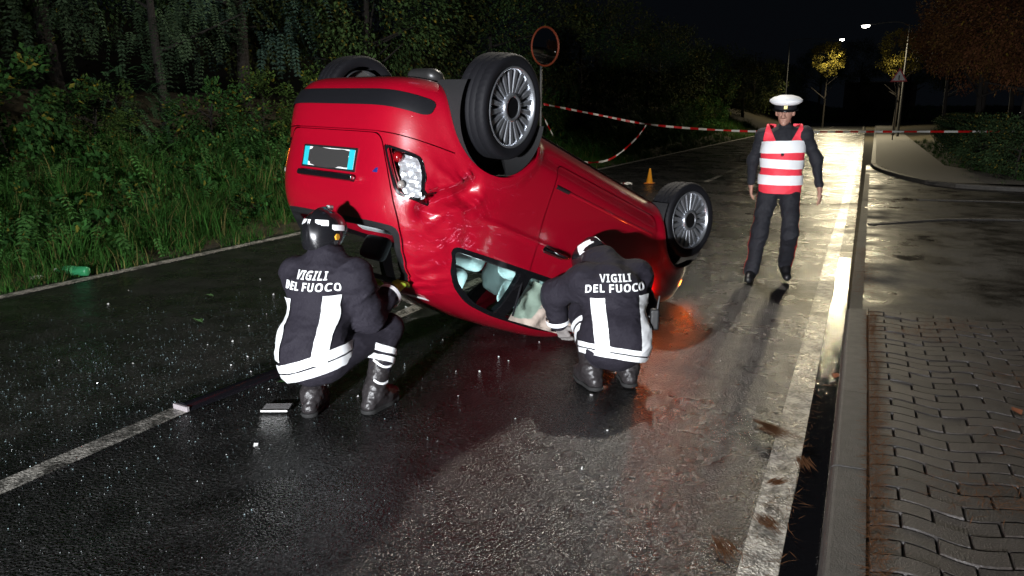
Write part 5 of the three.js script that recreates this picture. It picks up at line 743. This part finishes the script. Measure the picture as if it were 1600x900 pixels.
{ // trim torn off the car, lying over the end of the centre line
  const t = thing('car_trim', 'long black strip of torn car trim lying across the centre line', 'car part', [-3.29, 0.004, -3.25], -0.10);
  const s = new THREE.Shape(); s.moveTo(-0.055, 0); s.quadraticCurveTo(-0.05, 0.035, 0, 0.042); s.quadraticCurveTo(0.05, 0.035, 0.055, 0); s.lineTo(0.045, 0); s.quadraticCurveTo(0, 0.034, -0.045, 0); s.closePath(); const g = new THREE.ExtrudeGeometry(s, { depth: 0.82, bevelEnabled: false, curveSegments: 8 }); g.translate(0, 0.0, -0.41); { const p = g.attributes.position; for (let i = 0; i < p.count; i++) { p.setY(i, p.getY(i) + 0.02 * Math.sin((p.getZ(i) + 0.41) / 0.82 * Math.PI)); } g.computeVertexNormals(); } part('strip', g, phys(0.006, 0.006, 0.008, 0.25), t);
  part('end_cap', bx(0.12, 0.03, 0.02, 0, 0.016, 0.42, 0.004), std(0.30, 0.27, 0.28, 0.5), t);
}
{ const t = thing('metal_plate', 'small grey rectangular plate lying beside the boots of the firefighter at the rear', 'car part', [-2.86, 0.002, -3.07], 0.45); part('plate', bx(0.15, 0.008, 0.11, 0, 0.01, 0, 0.003), std(0.34, 0.33, 0.33, 0.5, { bumpMap: stoneBump, bumpScale: 0.002 }), t); part('lip', bx(0.15, 0.012, 0.008, 0, 0.012, 0.057, 0.002), std(0.5, 0.5, 0.48, 0.35, { metalness: 0.5 }), t); }
{ const R = rng(400); [[-3.05, -3.42, 0.10], [-4.6, -4.2, 0.14], [-3.9, -4.6, 0.12], [-5.2, -4.9, 0.10]].forEach(([x, z, l], i) => { const t = leafGeo([[V(0, 0, 0), V(1, 0.12, 0), V(0, 1, 0), l, 0.02, [0.05, 0.10, 0.04]], [V(0.02, 0, 0), V(0.8, 0.1, 0.5), V(0, 1, 0), l * 0.8, 0.016, [0.045, 0.09, 0.03]]]); const m = solo('fallen_leaf', t, leafMat, ['green leaf lying beside the torn black trim', 'green leaf on the road farthest from the trim, near the verge', 'green leaf on the open lane left of the firefighter', 'green leaf on the lane towards the green bottle'][i], 'leaf'); m.position.set(x, 0.012, z); m.rotation.y = R() * 6; }); }
{ // crumbs of window glass strewn over the road
  const R = rng(301), g = new THREE.TetrahedronGeometry(1, 0), m4 = new THREE.Matrix4(), q = new THREE.Quaternion(), e = new THREE.Euler();
  const put = (n, fn, s0, s1, mat, name, label, cat) => { const im = new THREE.InstancedMesh(g, mat, n); for (let i = 0; i < n; i++) { const [x, z] = fn(); const s = lerp(s0, s1, R() ** 3); e.set(R() * 6, R() * 6, R() * 6); m4.compose(V(x, crown(x) + s * 0.25, z), q.setFromEuler(e), V(s, s * 0.55, s)); im.setMatrixAt(i, m4); } stuff(im, name, label, cat); };
  const gs = () => (R() + R() + R() - 1.5) * 1.15;
  put(2600, () => [-4.0 + gs() * 1.5, -3.2 + gs() * 1.5], 0.0015, 0.005, phys(0.22, 0.30, 0.31, 0.12), 'glass_crumbs', 'crumbs of shattered window glass strewn around the car', 'glass');
  put(1700, () => [-3.2 + gs() * 2.6, -2.2 + gs() * 1.6], 0.0012, 0.0038, phys(0.26, 0.28, 0.28, 0.15), 'glass_grit', 'fine glass grit scattered over the near lane', 'glass');
  put(60, () => [-3.6 + gs() * 2.2, -4.2 + gs() * 1.6], 0.008, 0.022, std(0.6, 0.6, 0.58, 0.5), 'plastic_chips', 'pale plastic chips from the crash on the road', 'debris');
}
{ // fallen pine needles: bunches on the line, drifts along the kerb and in the paver joints
  const R = rng(310); const needles = (n, rx, rz, ang, spread, len) => { const g = []; for (let i = 0; i < n; i++) { const a = ang + (R() - 0.5) * spread, l = len * (0.5 + R() * 0.7), x = (R() - 0.5) * rx, z = (R() - 0.5) * rz, y = 0.003 + R() * 0.010; const d = V(Math.cos(a), (R() - 0.5) * 0.1, Math.sin(a)); g.push([V(x, y, z), d, V(0, 1, 0), l, 0.0016, (() => { const f = 0.6 + R() * 0.7; return [0.085 * f, 0.034 * f, 0.014 * f]; })()]); } return leafGeo(g); };
  const labels = ['bunch of brown pine needles lying across the white line nearest the paver edge', 'long bunch of brown pine needles pointing at the white line', 'curled bunch of brown pine needles at the gutter edge', 'small bunch of brown pine needles on the white line', 'tangled bunch of brown pine needles on the white line', 'loose fan of brown pine needles on the asphalt beside the white line'];
  [[-0.36, -3.92, 0.5, 0.2, 0.05], [-0.40, -4.0, 0.55, 0.26, 0.04], [-0.13, -3.62, 1.2, 0.12, 0.08], [-0.24, -3.28, -0.9, 0.1, 0.05], [-0.25, -2.98, 0.9, 0.13, 0.09], [-0.37, -2.72, 1.0, 0.12, 0.10]].forEach(([x, z, a, l, r], i) => { const m = solo('pine_needle_bunch', needles(75, r * 0.8, r * 0.8, a, 0.42, l), leafMat, labels[i], 'pine needles'); m.position.set(x, 0.008, z); });
  const im = (n, fn, name, label) => { const g = leafGeo([[V(0, 0, 0), V(1, 0, 0), V(0, 1, 0), 0.06, 0.0013, [0.085, 0.036, 0.016]]]), I = new THREE.InstancedMesh(g, leafMat, n), m4 = new THREE.Matrix4(), q = new THREE.Quaternion(), e = new THREE.Euler(); for (let i = 0; i < n; i++) { const [x, y, z] = fn(); e.set((R() - 0.5) * 0.2, R() * 6.28, (R() - 0.5) * 0.2); const s = 0.5 + R(); m4.compose(V(x, y, z), q.setFromEuler(e), V(s, 1, s)); I.setMatrixAt(i, m4); } stuff(I, name, label, 'pine needles'); };
  im(2600, () => [0.155 + Math.abs(R() + R() - 1) * 0.07, 0.122 + R() * 0.012, -1.9 - R() * 4.4], 'kerb_needles', 'brown pine needles drifted along the back of the kerb');
  im(1500, () => { const k = Math.floor(R() * 7), c = [[1.1, -3.2], [0.9, -4.0], [0.5, -5.8], [1.2, -2.5], [0.7, -6.1], [1.0, -5.0], [0.6, -3.3]][k]; return [c[0] + (R() + R() - 1) * 0.3, 0.124 + R() * 0.006, c[1] + (R() + R() - 1) * 0.25]; }, 'paver_needles', 'brown pine needles scattered over the wavy pavers');
  im(500, () => [-0.1 - R() * 0.3 * R(), 0.0 + R() * 0.006, -2.2 - R() * 6], 'gutter_needles', 'brown pine needles lying in the wet gutter');
  im(900, () => [0.12 + (R() + R() - 1) * 0.14, 0.05 + R() * 0.01, -7.2 - R() * 2.6], 'driveway_needles', 'rusty needles gathered at the driveway edge');
  const L = leafGeo([[V(0, 0, 0), V(1, 0.1, 0), V(0, 1, 0), 0.09, 0.028, [0.12, 0.04, 0.02]]]); [[0.86, -4.35, 'single rusty leaf on the wavy pavers'], [-0.03, -4.9, 'single rusty leaf in the wet gutter']].forEach(([x, z, l]) => { const m = solo('fallen_leaf', L, leafMat, l, 'leaf'); m.position.set(x, x > 0 ? 0.128 : 0.01, z); m.rotation.y = z; });
}
renderer.render(scene, camera);
